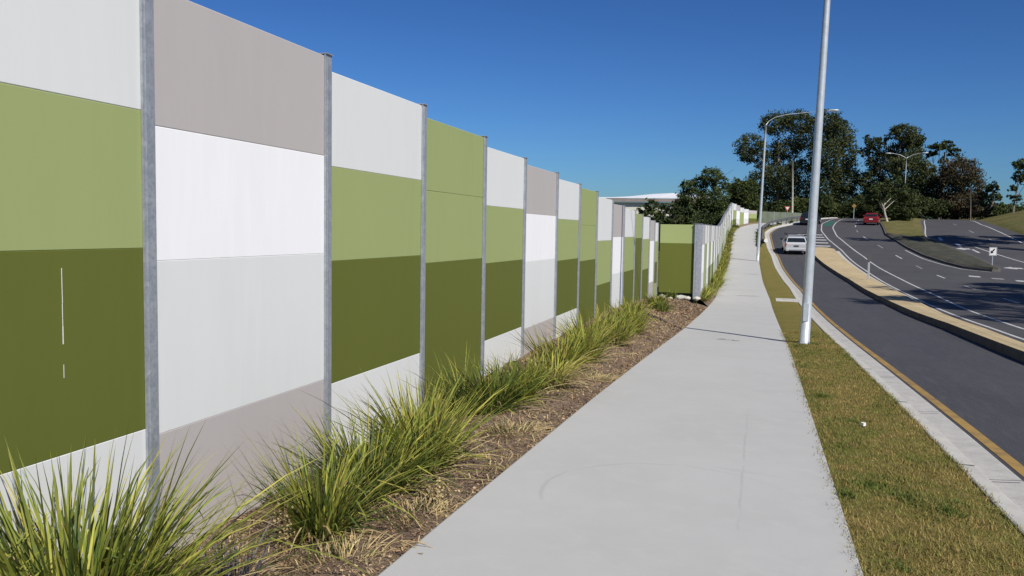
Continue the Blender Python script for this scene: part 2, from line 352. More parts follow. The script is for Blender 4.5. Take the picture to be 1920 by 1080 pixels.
# grass verge between footpath and kerb
def vz(x, y): return g(y)+.004+.018*noise.noise(Vector((x*3, y*3, 8)))
vc = []
for j in range(9):
    def f(y, t=j/8):
        x = (pathR(y)+.002)*(1-t)+(gutL(y)-.002)*t
        return (x, vz(x, y)*(1 if 0 < t < 1 else 1)-(.02 if t in (0, 1) else 0))
    vc.append(f)
structure(grid('verge', fr(-6, 3, .5)+fr(3.1, 18, .12)+fr(18.3, 100, .6), vc, ['turf']))
for k in range(26):   # kerb joints and grit along the gutter
    y0 = 4.1+k*3.05; x0 = gutL(y0); b = MB()
    for xa, xb, dz in ((.01, .12, .0095), (.21, .465, -.094)): b.face([(x0+xa, y0, g(y0)+dz), (x0+xb, y0, g(y0)+dz+(.017 if xa > .1 else 0)), (x0+xb, y0+.018, g(y0)+dz+(.017 if xa > .1 else 0)), (x0+xa, y0+.018, g(y0)+dz)])
    structure(b.build('kerb_joint', ['seam']))
# median island with tan surface: kerb ring then surface
def isl_ring(off):
    ys_ = fr(8.5, 74.2, 1.5); L = [(islL(y)+off, y) for y in ys_]; R_ = [(islR(y)-off, y) for y in ys_]
    L = [p for p, q in zip(L, R_) if q[0]-p[0] > .04]; R_ = [q for q in R_ if q[0]-(islL(q[1])+off) > .04]
    y1 = 74.2-off; tip = [(islL(74)+off+.5, y1+.9), (islR(74)-off-.5, y1+.9)]
    return L, R_, tip
yl = fr(8.5, 74.2, 1.5)
def isl_h(y): return g(y)+.075
structure(grid('median_kerb', yl, [lambda y: (islL(y), g(y)-.13), lambda y: (islL(y)+.01, isl_h(y)), lambda y: (min(islL(y)+.13, (islL(y)+islR(y))/2), isl_h(y)+.003)], ['darkkerb', 'island'], [0, 1], smooth=False))  # left face painted dark for its shade; right side keeps plain kerb colour
structure(grid('median', yl, [lambda y: (min(islL(y)+.13, (islL(y)+islR(y))/2), isl_h(y)), lambda y: ((islL(y)+islR(y))/2, isl_h(y)+.02), lambda y: (max(islR(y)-.12, (islL(y)+islR(y))/2), isl_h(y))], ['island'], smooth=False))
structure(grid('median_kerb', yl, [lambda y: (max(islR(y)-.12, (islL(y)+islR(y))/2), isl_h(y)+.003), lambda y: (islR(y)+.02, isl_h(y)), lambda y: (islR(y)+.06, g(y)-.10), lambda y: (islR(y)+.42, g(y)-.108), lambda y: (islR(y)+.42, g(y)-.16)], ['island', 'kerb'], [0, 1, 1, 1], smooth=False))
b = MB(); ya, yb = 74.2, 75.3
tip = [(islL(ya), ya), (islR(ya), ya), (islR(ya)-.5, yb-.2), (4.8, yb), (islL(ya)+.5, yb-.2)]
b.prism(tip, lambda x, y: g(y)-.2, lambda x, y: isl_h(y), 0, 1); structure(b.build('median_kerb', ['kerb', 'island'], fix=True))
# second island: dark ground cover, tan grass at the far end
I2 = [(11.63, 89), (11.81, 78), (12.17, 71.8), (12.78, 66.9), (13.28, 63.4), (14.0, 61.8), (14.54, 61.2), (15.1, 61.5), (15.45, 62.8), (15.77, 69.2), (15.5, 76), (14.95, 84), (14.75, 86)]
def kerbring(P, top):
    Q = inset(P, .16); b = MB(); n = len(P)
    for k in range(n):
        a, e, f, h = P[k], P[(k+1) % n], Q[(k+1) % n], Q[k]
        b.face([(*a, g(a[1])-.2), (*e, g(e[1])-.2), (*e, g(e[1])+top), (*a, g(a[1])+top)]); b.face([(*a, g(a[1])+top), (*e, g(e[1])+top), (*f, g(f[1])+top), (*h, g(h[1])+top)])
    structure(b.build('island_kerb', ['darkkerb'], fix=True))
def dens(P):
    out = []
    for a, e in zip(P, P[1:]+P[:1]):
        n = max(1, int(abs(e[1]-a[1])/3))
        out += [(a[0]+(e[0]-a[0])*i/n, a[1]+(e[1]-a[1])*i/n) for i in range(n)]
    return out
def inset(P, d):
    cx = sum(p[0] for p in P)/len(P); out = []
    for i, (x, y) in enumerate(P):
        a = Vector(P[i-1]); e = Vector(P[(i+1) % len(P)]); t = (e-a).normalized(); nrm = Vector((-t.y, t.x))
        out.append((x+nrm.x*d, y+nrm.y*d))
    return out
def patch(P, name, mt, dz, amp, step=.5, parent=None):
    """fills polygon with a bumpy grid"""
    x0, x1 = min(p[0] for p in P), max(p[0] for p in P); y0, y1 = min(p[1] for p in P), max(p[1] for p in P)
    def span(y):
        X = []
        for i in range(len(P)):
            (ax, ay), (bx, by) = P[i], P[(i+1) % len(P)]
            if (ay <= y < by) or (by <= y < ay): X.append(ax+(bx-ax)*(y-ay)/(by-ay))
        return (min(X), max(X)) if len(X) >= 2 else None
    rows = [(y, span(y)) for y in fr(y0+.02, y1-.02, step)]; rows = [r for r in rows if r[1]]
    b = MB(); n = 13
    for y, (l, r) in rows:
        for j in range(n):
            t = j/(n-1); x = l*(1-t)+r*t; e = min(1, 6*t, 6*(1-t))
            b.v.append((x, y, g(y)+dz+amp*e*(.5+noise.noise(Vector((x*1.1, y*1.1, 2))))))
    for i in range(len(rows)-1):
        for j in range(n-1):
            a = i*n+j; b.f.append((a, a+1, a+n+1, a+n)); b.m.append(0)
    return b.build(name, [mt], smooth=True)
I2 = dens(I2); kerbring(I2, .03)
structure(patch(inset(I2, .15), 'island_planting', 'cover', .05, .16))
I3 = [(11.64, 89.1), (14.76, 86.1), (15.3, 90), (16.5, 98), (18.2, 110), (20, 119), (21, 124), (15.2, 124), (14.4, 117), (13.4, 108), (12.5, 98), (11.9, 92)]
I3 = dens(I3); kerbring(I3, .02)
structure(patch(inset(I3, .15), 'island_grass', 'field', .04, .12, 1))
# painted markings, 4 mm sheets
def stripe(ys, f, wd, mt, dz=.004, name='road_marking'):
    return structure(grid(name, ys, [lambda y: (f(y)-wd/2, g(y)-.12+dz), lambda y: (f(y)+wd/2, g(y)-.12+dz)], [mt]))
stripe(fr(-10, 50, 1.5)+fr(51, 96, 1.5), lambda y: gutR(y)+.12, .11, 'yellow')
stripe(fr(9, 84, 1.5)+fr(85, 140, 1), wl1, .11, 'line')
stripe(fr(9, 84, 1.5)+fr(85, 140, 1), wl2, .11, 'line')
for k in range(-1, 17):
    y0 = 16.5+k*7.6
    stripe(fr(y0, y0+2.4, .8), dash, .12, 'line' if k % 2 else 'worn')
stripe(fr(101, 112, 1), lambda y: (wl1(y)+wl2(y))/2, .85, 'greenlane')
def quadmark(P, mt='line', dz=.004):
    b = MB(); b.face([(x, y, g(y)-.12+dz) for x, y in P]); return structure(b.build('road_marking', [mt], fix=True))
for k, y0 in enumerate((77.6, 80.2, 82.8, 85.4, 88.0)):
    a = max(gutR(y0)+.9, 3.6-.05*k); quadmark([(a, y0), (5.75, y0), (5.75, y0+.75), (a, y0+.75)])
stripe(fr(76.5, 88.8, 1), lambda y: 3.45+.35*((y-76)/17)**2, .1, 'line')
def seg(x0, y0, x1, y1, wd=.14, mt='line', n=6):
    b = MB(); d = Vector((x1-x0, y1-y0)).normalized(); nn = Vector((-d.y, d.x))*wd/2
    for i in range(n+1):
        t = i/n; x = x0+(x1-x0)*t; y = y0+(y1-y0)*t
        for s in (-1, 1): b.v.append((x+s*nn.x, y+s*nn.y, g(y+s*nn.y)-.12+.004))
    for i in range(n): b.f.append((2*i, 2*i+1, 2*i+3, 2*i+2)); b.m.append(0)
    return structure(b.build('road_marking', [mt], fix=True))
for a in [(11.5, 76, 11.9, 70, .1), (11.9, 70, 12.55, 65.5, .1), (12.55, 65.5, 13.1, 62.6, .1), (13.1, 62.6, 14.4, 60.8, .1),
          (18.5, 69, 17.5, 80, .13), 
          (22.0, 60, 22.1, 83, .13), (22.1, 83, 22.9, 92, .13), (22.9, 92, 24.3, 108, .13), (24.3, 108, 26.3, 122, .13),
          (16.2, 88, 15.9, 84.9, .3), (16.6, 82.5, 16.4, 79.6, .3)]: seg(*a)
stripe(fr(86, 119, 1), pl((14.95, 84), (15.2, 89), (16.1, 94.5), (17.2, 101), (18.6, 110), (20.3, 120)), .12, 'line')
for y0 in (62, 72, 84, 94, 106): seg(20.2+max(0, y0-90)*.07, y0, 20.3+max(0, y0-88)*.07, y0+3.2, .14, 'worn')
def arrow(x, y, s=1.0, turn=1):
    """left/right turn arrow painted on the road, stem along y"""
    P1 = [(x-.1*s, y), (x+.1*s, y), (x+.1*s, y+2.4*s), (x-.1*s, y+2.4*s)]
    P2 = [(x-.1*s, y+2.4*s), (x+turn*.55*s, y+2.4*s), (x+turn*.55*s, y+3.1*s), (x-.1*s, y+3.1*s)]
    P3 = [(x+turn*.55*s, y+1.9*s), (x+turn*1.2*s, y+2.75*s), (x+turn*.55*s, y+3.6*s)]
    for P in (P1, P2, P3): quadmark(P)
arrow(16.9, 75.3, 1.0, -1); arrow(17.3, 61.5, 1.1, -1)
# give way marks at the slip lane mouth
for k in range(6): quadmark([(12.2+k*.95, 56.4-k*1.3), (12.75+k*.95, 56.0-k*1.3), (12.85+k*.95, 56.9-k*1.3), (12.3+k*.95, 57.3-k*1.3)], 'worn' if k % 2 else 'line')

# ------------------------------------------------------------ footpath details (thin sheets)
def ribbon(pts, wd, mt, name, dz=.004, base=lambda x, y: g(y)):
    b = MB(); P = [Vector(p) for p in pts]
    for i, p in enumerate(P):
        d = (P[min(i+1, len(P)-1)]-P[max(i-1, 0)]).normalized(); nn = Vector((-d.y, d.x))*wd/2*(.35+.65*math.sin(math.pi*(i+.5)/len(P)))
        for s in (-1, 1): b.v.append((p.x+s*nn.x, p.y+s*nn.y, base(p.x, p.y+s*nn.y)+dz))
    for i in range(len(P)-1): b.f.append((2*i, 2*i+1, 2*i+3, 2*i+2)); b.m.append(0)
    return structure(b.build(name, [mt], fix=True))
def pathjoint(y): ribbon([(pathL(y)+.02+(pathR(y)-pathL(y)-.04)*i/8, y) for i in range(9)], .012, 'seam', 'path_joint', .0075)
for y in (27.5, 43.5, 58.0): pathjoint(y)
for y in (36.0, 51.4): ribbon([(-.95+.11*i, y+.02*math.sin(i)) for i in range(9)], .10, 'seam', 'path_dark_strip', .0075)  # short dark strips laid across the path
for k, (a, b_) in enumerate([((-.80, 16.95), (-.70, 17.15)), ((-.70, 17.15), (-.62, 16.95)), ((-.62, 16.95), (-.5, 17.0)), ((-.5, 17.0), (-.45, 16.8)), ((-.45, 16.8), (-.36, 16.95)), ((-.76, 17.0), (-.66, 17.02))]):
    ribbon([Vector(a).lerp(Vector(b_), i/3) for i in range(4)], .03, 'scribble', 'survey_mark', .0075+.0004*k)

# ------------------------------------------------------------ noise wall beside the path
WX = -3.55
posts = [-2.15, -.05, 2.03, 4.15, 6.29, 8.36, 10.42, 12.36, 14.46, 16.38, 18.22, 20.2, 22.0, 24.0, 25.57, 27.25, 28.6, 29.6]
# each panel: bands from the top: (z of top edge, colour)
pan = [
 [(3.30, 'stone'), (2.48, 'bright'), (1.66, 'white'), (.55, 'stone')],
 [(3.20, 'light'), (2.38, 'light'), (1.55, 'dark')],
 [(3.10, 'white'), (2.265, 'light'), (1.45, 'dark'), (.35, 'white')],
 [(3.02, 'stone'), (2.19, 'bright'), (1.37, 'white'), (.29, 'stone')],
 [(2.91, 'white'), (2.11, 'light'), (1.30, 'dark'), (.23, 'white')],
 [(2.80, 'light'), (2.01, 'light'), (1.21, 'dark')],
 [(2.69, 'white'), (1.91, 'light'), (1.135, 'dark'), (.085, 'white')],
 [(2.61, 'stone'), (1.85, 'bright'), (1.09, 'white'), (.03, 'stone')],
 [(2.52, 'white'), (1.80, 'light'), (1.04, 'dark'), (.03, 'white')],
 [(2.46, 'light'), (1.71, 'light'), (.97, 'dark')],
 [(2.36, 'white'), (1.37, 'light'), (.36, 'dark')],
 [(2.27, 'stone'), (1.45, 'bright'), (.52, 'white')],
 [(2.20, 'white'), (1.44, 'light'), (.50, 'dark')],
 [(2.12, 'light'), (1.40, 'dark')],
 [(2.06, 'white'), (1.36, 'light'), (.40, 'dark')],
 [(1.97, 'stone'), (1.29, 'bright'), (-.1, 'stone')],
 [(1.91, 'white'), (1.26, 'light'), (.54, 'dark'), (-.2, 'light')],
]
PM = ['white', 'bright', 'stone', 'light', 'dark']
COLN = {'white': 'pale grey', 'bright': 'bright white', 'stone': 'warm grey', 'light': 'light green', 'dark': 'dark olive'}
wall = thing('noise_wall', 'long stepped noise wall with painted green, white and grey panels beside the footpath', 'wall', (WX, 0, -.3))
def off(p): return (p[0]-WX, p[1], p[2]+.3)
def local(b, ox, oy, oz): b.v = [(x-ox, y-oy, z-oz) for x, y, z in b.v]; return b
for i, bands in enumerate(pan):
    y0, y1 = posts[i]+.012, posts[i+1]-.012
    b = MB(); bot = wallbase((y0+y1)/2)-.35
    for k, (z, cn) in enumerate(bands):
        zb = bands[k+1][0] if k+1 < len(bands) else bot
        b.box(WX-.12, WX, y0, y1, zb, z, PM.index(cn), .0035 if k else .006)
    o = local(b, WX, 0, -.3).build('wall_panel', PM, wall)
    o['label'] = 'panel painted %s from top to bottom' % ', '.join(COLN[cn] for _, cn in bands)
def hpost(x, y, z0, z1, nx, ny, parent, org, wd=.10, pr=.028):
    """H section post: face flange proud of the panels, web behind; (nx,ny)=outward normal"""
    n = Vector((nx, ny)); t = Vector((-ny, nx)); b = MB()
    def bx(a0, a1, c0, c1, za, zb):   # a along normal, c along wall
        q = [Vector((x, y))+n*a+t*cc for a, cc in ((a0, c0), (a1, c0), (a1, c1), (a0, c1))]
        st = len(b.v)
        b.v += [(v.x-org[0], v.y-org[1], za-org[2]) for v in q]+[(v.x-org[0], v.y-org[1], zb-org[2]) for v in q]
        for f in ((0, 3, 2, 1), (4, 5, 6, 7), (0, 1, 5, 4), (1, 2, 6, 5), (2, 3, 7, 6), (3, 0, 4, 7)): b.f.append(tuple(st+i for i in f)); b.m.append(0)
    bx(.004, .004+pr*.55, -wd/2, wd/2, z0, z1)            # front flange
    bx(.0045+pr*.55, pr, -wd*.32, wd*.32, z0, z1-.02)      # stiffener
    bx(-.14, .0035, -.004, .004, z0, z1)                   # web
    bx(-.156, -.1405, -wd/2, wd/2, z0, z1)                 # back flange
    bx(-.16, pr+.004, -wd/2-.004, wd/2+.004, z1+.001, z1+.009)   # cap plate
    return b.build('wall_post', ['galv'], parent, fix=True)
tops = [p[0][0] for p in pan]
for i, y in enumerate(posts):
    z1 = max(tops[max(0, i-1)], tops[min(i, len(tops)-1)])+.01
    hpost(WX, y, wallbase(y)-.4, z1, 1, 0, wall, (WX, 0, -.3))
# facing return panel and the broad corner post
b = MB(); yR = 29.72
b.box(-3.49, -2.29, yR, yR+.12, 1.205, 1.87, 0, .006); b.box(-3.49, -2.29, yR, yR+.12, -.55, 1.205, 1, .0035)
o = local(b, WX, 0, -.3).build('wall_panel', ['light', 'dark'], wall); o['label'] = 'return panel turned to face along the path, light green above dark olive'
b = MB(); b.box(-2.28, -2.02, yR-.10, yR+.02, -.75, 1.90, 0, .006); b.box(-2.20, -2.08, yR-.108, yR-.101, -.75, 1.88); b.box(-2.29, -2.01, yR-.12, yR+.03, 1.901, 1.912)
o = local(b, WX, 0, -.3).build('corner_post', ['galv'], wall)
# paint run and scuffs on the first dark panel
b = MB(); z = 1.355; random.seed(3)
while z > .80:
    h = random.uniform(.03, .09); wd = .0010 if z > .95 else .0007
    if z < 1.08 and z > .98: wd = .0022
    yy = 3.498+random.uniform(-.0012, .0012)
    if random.random() < (.92 if z > .98 else .5): b.box(WX+.0005, WX+.0035, yy-wd, yy+wd, z-h, z)
    z -= h+.001
local(b, WX, 0, -.3).build('paint_run', ['white'], wall)

# far run after the corner, following the path up the hill
FW = [(-2.14, 29.85), (-2.40, 44), (-2.70, 56), (-3.0, 67), (-3.12, 74), (-3.25, 84.6), (-3.17, 92.6), (-2.85, 95), (-2.3, 98.5), (-1.55, 101.5), (-.4, 103.6)]
FT = [(29, 1.88), (40, 1.93), (50, 1.98), (56, 2.05), (62, 2.3), (67, 2.6), (74, 3.2), (84.6, 3.95), (91, 4.80), (95, 4.78), (98, 4.5), (103, 4.25), (106, 4.2)]
def along(P, step):
    out = [Vector(P[0])]; acc = 0; cur = Vector(P[0])
    for a, e in zip(P, P[1:]):
        a = Vector(a); e = Vector(e); d = (e-a).length; u = (e-a)/d; s = step-acc
        while s <= d: out.append(a+u*s); s += step
        acc = d-(s-step)
    return out
farw = thing('noise_wall', 'far run of painted noise wall climbing the hill beyond the broad steel corner post', 'wall', (-2.3, 30, -.8))
W3 = along(FW, 2.1); org = (-2.3, 30, -.8)
def wpanel(a, e, bands, bot, parent, org, mats):
    d = (e-a); L_ = d.length; u = d/L_; nrm = Vector((u.y, -u.x)); b = MB()
    for k, (z, mi) in enumerate(bands):
        zb = bands[k+1][0] if k+1 < len(bands) else bot
        q = [a+u*.012, e-u*.012, e-u*.012-nrm*.12, a+u*.012-nrm*.12]
        st = len(b.v)
        b.v += [(v.x-org[0], v.y-org[1], zb-org[2]) for v in q]+[(v.x-org[0], v.y-org[1], z-org[2]-(.002 if k else 0)) for v in q]
        for f in ((0, 3, 2, 1), (4, 5, 6, 7), (0, 1, 5, 4), (1, 2, 6, 5), (2, 3, 7, 6), (3, 0, 4, 7)): b.f.append(tuple(st+i for i in f)); b.m.append(mi)
    return b.build('wall_panel', mats, parent, fix=True)
cyc = [(0, 3, 4), (2, 1, 0), (0, 3, 3), (0, 1, 0), (2, 3, 4), (0, 1, 3)]
for i, (a, e) in enumerate(zip(W3, W3[1:])):
    ym = (a.y+e.y)/2; t = float(np.interp(ym, *zip(*FT))); bot = g(ym)-.5; h = t-(g(ym)+.1); cc = cyc[i % 6]
    bands = [(t, cc[0]), (t-.27*h, cc[1]), (t-.66*h, cc[2])]
    wpanel(a, e, bands, bot, farw, org, PM)
    u = (e-a).normalized()
    if i: hpost(a.x, a.y, bot, max(t, float(np.interp(a.y-1, *zip(*FT))))+.02, u.y, -u.x, farw, org, .075, .012)
# dull section across the crest
cw = thing('noise_wall', 'low grey-green noise wall section along the crest below the trees', 'wall', (1.5, 106, 3)); org = (1.5, 106, 3)
CWp = along([(-.3, 103.8), (1.55, 106.1), (5.0, 111.5), (7.2, 117.5)], 2.4)
for a, e in zip(CWp, CWp[1:]):
    ym = (a.y+e.y)/2; t = float(np.interp(ym, [104, 111, 130], [4.25, 4.28, 4.75]))
    wpanel(a, e, [(t, 0)], g(ym)-.5, cw, org, ['wallfar']); u = (e-a).normalized()
    hpost(e.x, e.y, g(ym)-.5, t+.04, u.y, -u.x, cw, org, .14, .05)

# ------------------------------------------------------------ rubble at the foot of the return panel
def rock(x, y, z, s, seed):
    random.seed(seed); b = MB(); rings = []
    for i in range(5):
        th = math.pi*(i+.5)/5; ring = []
        for k in range(8):
            ph = 2*math.pi*k/8; r = 1+.35*noise.noise(Vector((th*2, math.cos(ph)*1.5+seed, math.sin(ph)*1.5)))
            ring.append((x+s[0]*r*math.sin(th)*math.cos(ph), y+s[1]*r*math.sin(th)*math.sin(ph), z+s[2]*r*-math.cos(th)))
        rings.append(ring)
    b.loft(rings); return b.build('rock', ['rock'], fix=True)
for k, (x, y, s, lb) in enumerate([(-3.28, 29.4, (.17, .14, .09), 'pale rubble lump in the wall corner left of the small shrub'), (-2.72, 29.45, (.24, .13, .08), 'broad flat pale rubble slab right of the small shrub'), (-2.42, 29.3, (.13, .1, .07), 'small pale stone against the foot of the broad corner post'), (-3.02, 29.2, (.1, .09, .06), 'small pale stone beside the shrub at the return panel'), (-2.12, 29.35, (.12, .1, .07), 'pale stone right of the broad corner post')]):
    tag(rock(x, y, bedz(x, 29.4, .4)+.06, s, k*5+1), lb, 'rock', 'pale rubble at the foot of the return panel')

# ------------------------------------------------------------ spiky grass clumps
def blades(b, n, r0, Lm, lean, wdt, mi=0, droop=.35, seed=0, sx=1, rnd=None, segs=5):
    rnd = random.Random(seed)
    for _ in range(n):
        a = rnd.uniform(0, 2*math.pi); rr = r0*math.sqrt(rnd.random()); bx, by = rr*math.cos(a)*sx, rr*math.sin(a)
        az = a+rnd.gauss(0, .55); L_ = Lm*rnd.uniform(.45, 1.08); ln = abs(rnd.gauss(lean, lean*.55))*(.35+.75*rr/r0); dr = droop*rnd.uniform(.2, 1.7)
        w_ = wdt*rnd.uniform(.6, 1.25); dx, dy = math.cos(az), math.sin(az); tw = rnd.uniform(-.9, .9)
        px, py = -math.sin(az+tw), math.cos(az+tw); st = len(b.v); kink = rnd.random() < .07
        for i in range(segs):
            t = i/segs; hx = L_*(ln*t+dr*t*t*.75); hz = L_*(t*(1-.18*ln)-dr*.55*t**2.4)
            if kink and t > .6: hz -= (t-.6)*L_*1.1; hx += (t-.6)*.3*L_
            ww = w_*(1-.15*t if t < .6 else .91-(t-.6)*1.5)/2
            b.v.append((bx+dx*hx-px*ww, by+dy*hx-py*ww, hz)); b.v.append((bx+dx*hx+px*ww, by+dy*hx+py*ww, hz+.002))
        hx = L_*(ln+dr*.75); hz = L_*(1-.18*ln-dr*.55)-(.44*L_ if kink else 0); b.v.append((bx+dx*hx, by+dy*hx, hz))
        for i in range(segs-1): q = st+2*i; b.f.append((q, q+1, q+3, q+2)); b.m.append(mi)
        q = st+2*(segs-1); b.f.append((q, q+1, q+2)); b.m.append(mi)
def bz(x, y):
    t = (x-bedx(y))/(pathL(y)-bedx(y)); return bedz(x, y, max(0, min(1, t)))
GR = 'spiky grass clumps along the foot of the wall'
def clump(x, y, r0, L_, n, label, mix=(.5, .3, .15, .05), lean=.45, sx=1, seed=1, wd=.011, name='grass_clump'):
    b = MB(); mats = ['blade', 'blade_dark', 'blade_yellow', 'straw']
    for i, fr_ in enumerate(mix):
        k = int(n*fr_)
        if k: blades(b, k, r0*(.9 if i == 1 else 1), L_*(.85 if i == 1 else (1.0 if i == 0 else (1.02 if i == 2 else .8))), lean*(1.5 if i == 3 else 1), wd, i, .32 if i < 3 else .7, seed*10+i, sx)
    blades(b, int(n*.18), r0*.8, L_*.50, .75, wd, 1, .7, seed*10+6, sx); blades(b, int(n*.10), r0*.8, L_*.52, .8, wd, 2, .8, seed*10+7, sx); blades(b, int(n*.22), r0*1.0, L_*.34, .9, wd*.8, 3, .6, seed*10+8, sx)
    b_ = b.build(name, mats, loc=(x, y, bz(x, y)-.02))
    return tag(b_, label, 'grass clump', GR)
clump(-2.86, 2.85, .27, 1.10, 900, 'largest green spiky grass clump, nearest the viewer at the first steel post', (.50, .30, .14, .06), .36, seed=1, wd=.014)
clump(-3.16, 2.30, .20, .95, 320, 'spiky grass clump behind the nearest one, cut by the left edge of the photo', (.45, .35, .14, .06), .45, seed=2, wd=.013)
clump(-2.52, 4.40, .14, .72, 400, 'bushy green grass clump in front of the second steel post', (.46, .34, .15, .05), .46, seed=3, wd=.011)
clump(-2.62, 5.22, .20, .78, 600, 'dark-based green grass clump in front of the pale strip between second and third posts', (.42, .42, .13, .03), .46, seed=4, wd=.012)
clump(-2.52, 5.90, .19, .86, 560, 'tall bright yellow-green grass clump in front of the third steel post', (.40, .14, .40, .06), .40, seed=5, wd=.012)
clump(-2.80, 6.85, .11, .50, 150, 'yellow-green grass clump on the right flank of the tall bright one', (.40, .2, .3, .1), .45, seed=6, wd=.012)
clump(-2.95, 8.00, .12, .80, 190, 'dark upright grass clump against the fourth steel post', (.2, .66, .10, .04), .30, seed=7)
clump(-2.66, 8.15, .18, .78, 420, 'dark green grass clump below the olive panel right of the fourth post', (.28, .65, .05, .02), .45, seed=8, wd=.013)
clump(-2.55, 8.80, .15, .68, 280, 'mid green grass clump between the dark one and the straw-coloured one', (.55, .14, .28, .03), .45, seed=9, wd=.013)
clump(-2.45, 9.75, .19, .60, 420, 'straw-coloured half dead grass clump in front of the sixth post', (.03, .03, .34, .60), .42, seed=10, wd=.013)
k = 0
for (x, y, L_, lb, mx) in [(-2.55, 11.1, .74, 'yellow-green grass clump just beyond the straw-coloured one', (.35, .1, .45, .10)),
        (-2.40, 12.1, .66, 'brighter green grass clump second in the long row below the green panels', (.5, .2, .25, .05)),
        (-2.60, 13.2, .78, 'tall yellow grass clump in the long row below the green panels', (.3, .1, .52, .08)),
        (-2.35, 14.3, .62, 'loose yellow-green grass clump nearest the mulch in the long row', (.4, .12, .4, .08)),
        (-2.62, 15.4, .74, 'dense green grass clump below the seamed light green panel', (.5, .25, .2, .05)),
        (-2.40, 16.7, .64, 'pale tipped grass clump in front of the narrow white-topped panel', (.4, .1, .35, .15)),
        (-2.70, 18.0, .60, 'grass clump at the foot of the pole shadow on the wall', (.45, .2, .3, .05)),
        (-2.85, 20.0, .46, 'last yellow-green grass clump before the bare mulch', (.35, .15, .35, .15)),
        (-2.55, 22.9, .48, 'lone dark green clump on the mulch near the return panel', (.4, .5, .08, .02)),
        (-2.85, 24.4, .45, 'small green clump behind the lone dark one near the return panel', (.5, .35, .1, .05))]:
    k += 1; clump(x-.08, y, .20, L_*1.08, 260, lb, mx, .42, seed=20+k, wd=.016)
clump(-2.98, 29.3, .10, .42, 160, 'small upright green shrub-like tuft in front of the dark return panel', (.3, .65, .05, 0), .35, seed=40, wd=.018)
# tufts along the far wall
random.seed(11); yy = 31.0; names = []
i = 0
LBF = ['rank yellow-green tuft right beside the broad corner post', 'second tuft past the broad corner post', 'bushy tuft under the first cream stripes of the far wall', 'pale tuft leaning over the path edge below the far wall']
while yy < 96:
    x = bedx(yy)*.55+pathL(yy)*.45+random.uniform(-.12, .12)
    lab = LBF[i] if i < 4 else 'overgrown yellow-green tuft lining the foot of the far climbing wall'
    o = clump(x, yy, .26, random.uniform(.42, .62)*(1.15 if i % 5 == 2 else 1), 120, lab, random.choice([(.4, .15, .35, .1), (.3, .1, .4, .2), (.5, .25, .2, .05)]), .6, seed=60+i, wd=.03)
    if i >= 4: o['group'] = 'tufts lining the far climbing wall'
    i += 1; yy += 1.15+yy*.012
for k, (x, y, h, lb) in enumerate([(-2.12, 3.95, .13, 'low dry straw tuft on the mulch right of the blue-grey tuft'), (-2.0, 4.75, .11, 'low dry straw tuft near the path edge before the dark-based clump'), (-2.15, 7.2, .14, 'dry straw tuft in the gap left of the dark clump by the fourth post'), (-2.05, 10.6, .14, 'dry straw tuft on the mulch beside the long green row')]):
    b = MB(); blades(b, 260, .26, h, 1.0, .006, 0, .6, 400+k); blades(b, 40, .2, h, .8, .006, 1, .5, 420+k)
    tag(b.build('grass_clump', ['straw', 'blade_dark'], loc=(x, y, bz(x, y)-.01)), lb, 'grass clump', 'low dry tufts on the mulch')
# dead blue-grey tuft and the seeded dead stalk plant
b = MB(); blades(b, 120, .13, .36, .35, .008, 0, .1, 91); blades(b, 60, .16, .25, .7, .006, 1, .6, 92)
tag(b.build('grass_clump', ['blade_grey', 'straw'], loc=(-2.62, 3.62, bz(-2.62, 3.62)-.01)), 'small dead blue-grey tuft between the two nearest green clumps', 'grass clump', GR)
def stalks(x, y, h, n, seed, label):
    rnd = random.Random(seed); b = MB()
    for _ in range(n):
        a = rnd.uniform(0, 6.28); L_ = h*rnd.uniform(.5, 1); ln = rnd.uniform(.05, .35); pts = []
        for i in range(5):
            t = i/4; pts.append((math.cos(a)*ln*L_*t*t+rnd.uniform(-.006, .006), math.sin(a)*ln*L_*t*t+rnd.uniform(-.006, .006), L_*t))
        b.tube(pts, [.003, .0026, .0022, .0018, .0012], 4, 0)
        for _k in range(14):
            t = rnd.uniform(.35, 1); q = Vector(pts[int(t*4)])+Vector((rnd.gauss(0, .03), rnd.gauss(0, .03), rnd.gauss(0, .03)))
            s = rnd.uniform(.006, .013); u = Vector((rnd.gauss(0, 1), rnd.gauss(0, 1), rnd.gauss(0, 1))).normalized()*s; v = u.orthogonal().normalized()*s*.7
            b.face([q-u, q+v, q+u, q-v], 1)
    return tag(b.build('dead_plant', ['chips', 'straw'], loc=(x, y, bz(x, y)-.01)), label, 'dead plant')
stalks(-2.62, 4.15, .46, 16, 5, 'dead brown stalks with seed heads left of the bushy clump at the second post')
stalks(-2.03, 5.05, .16, 16, 6, 'short dead brown plant on the mulch edge before the dark-based clump')
stalks(-2.75, 3.85, .3, 12, 8, 'low dead brown stalks beside the blue-grey tuft')

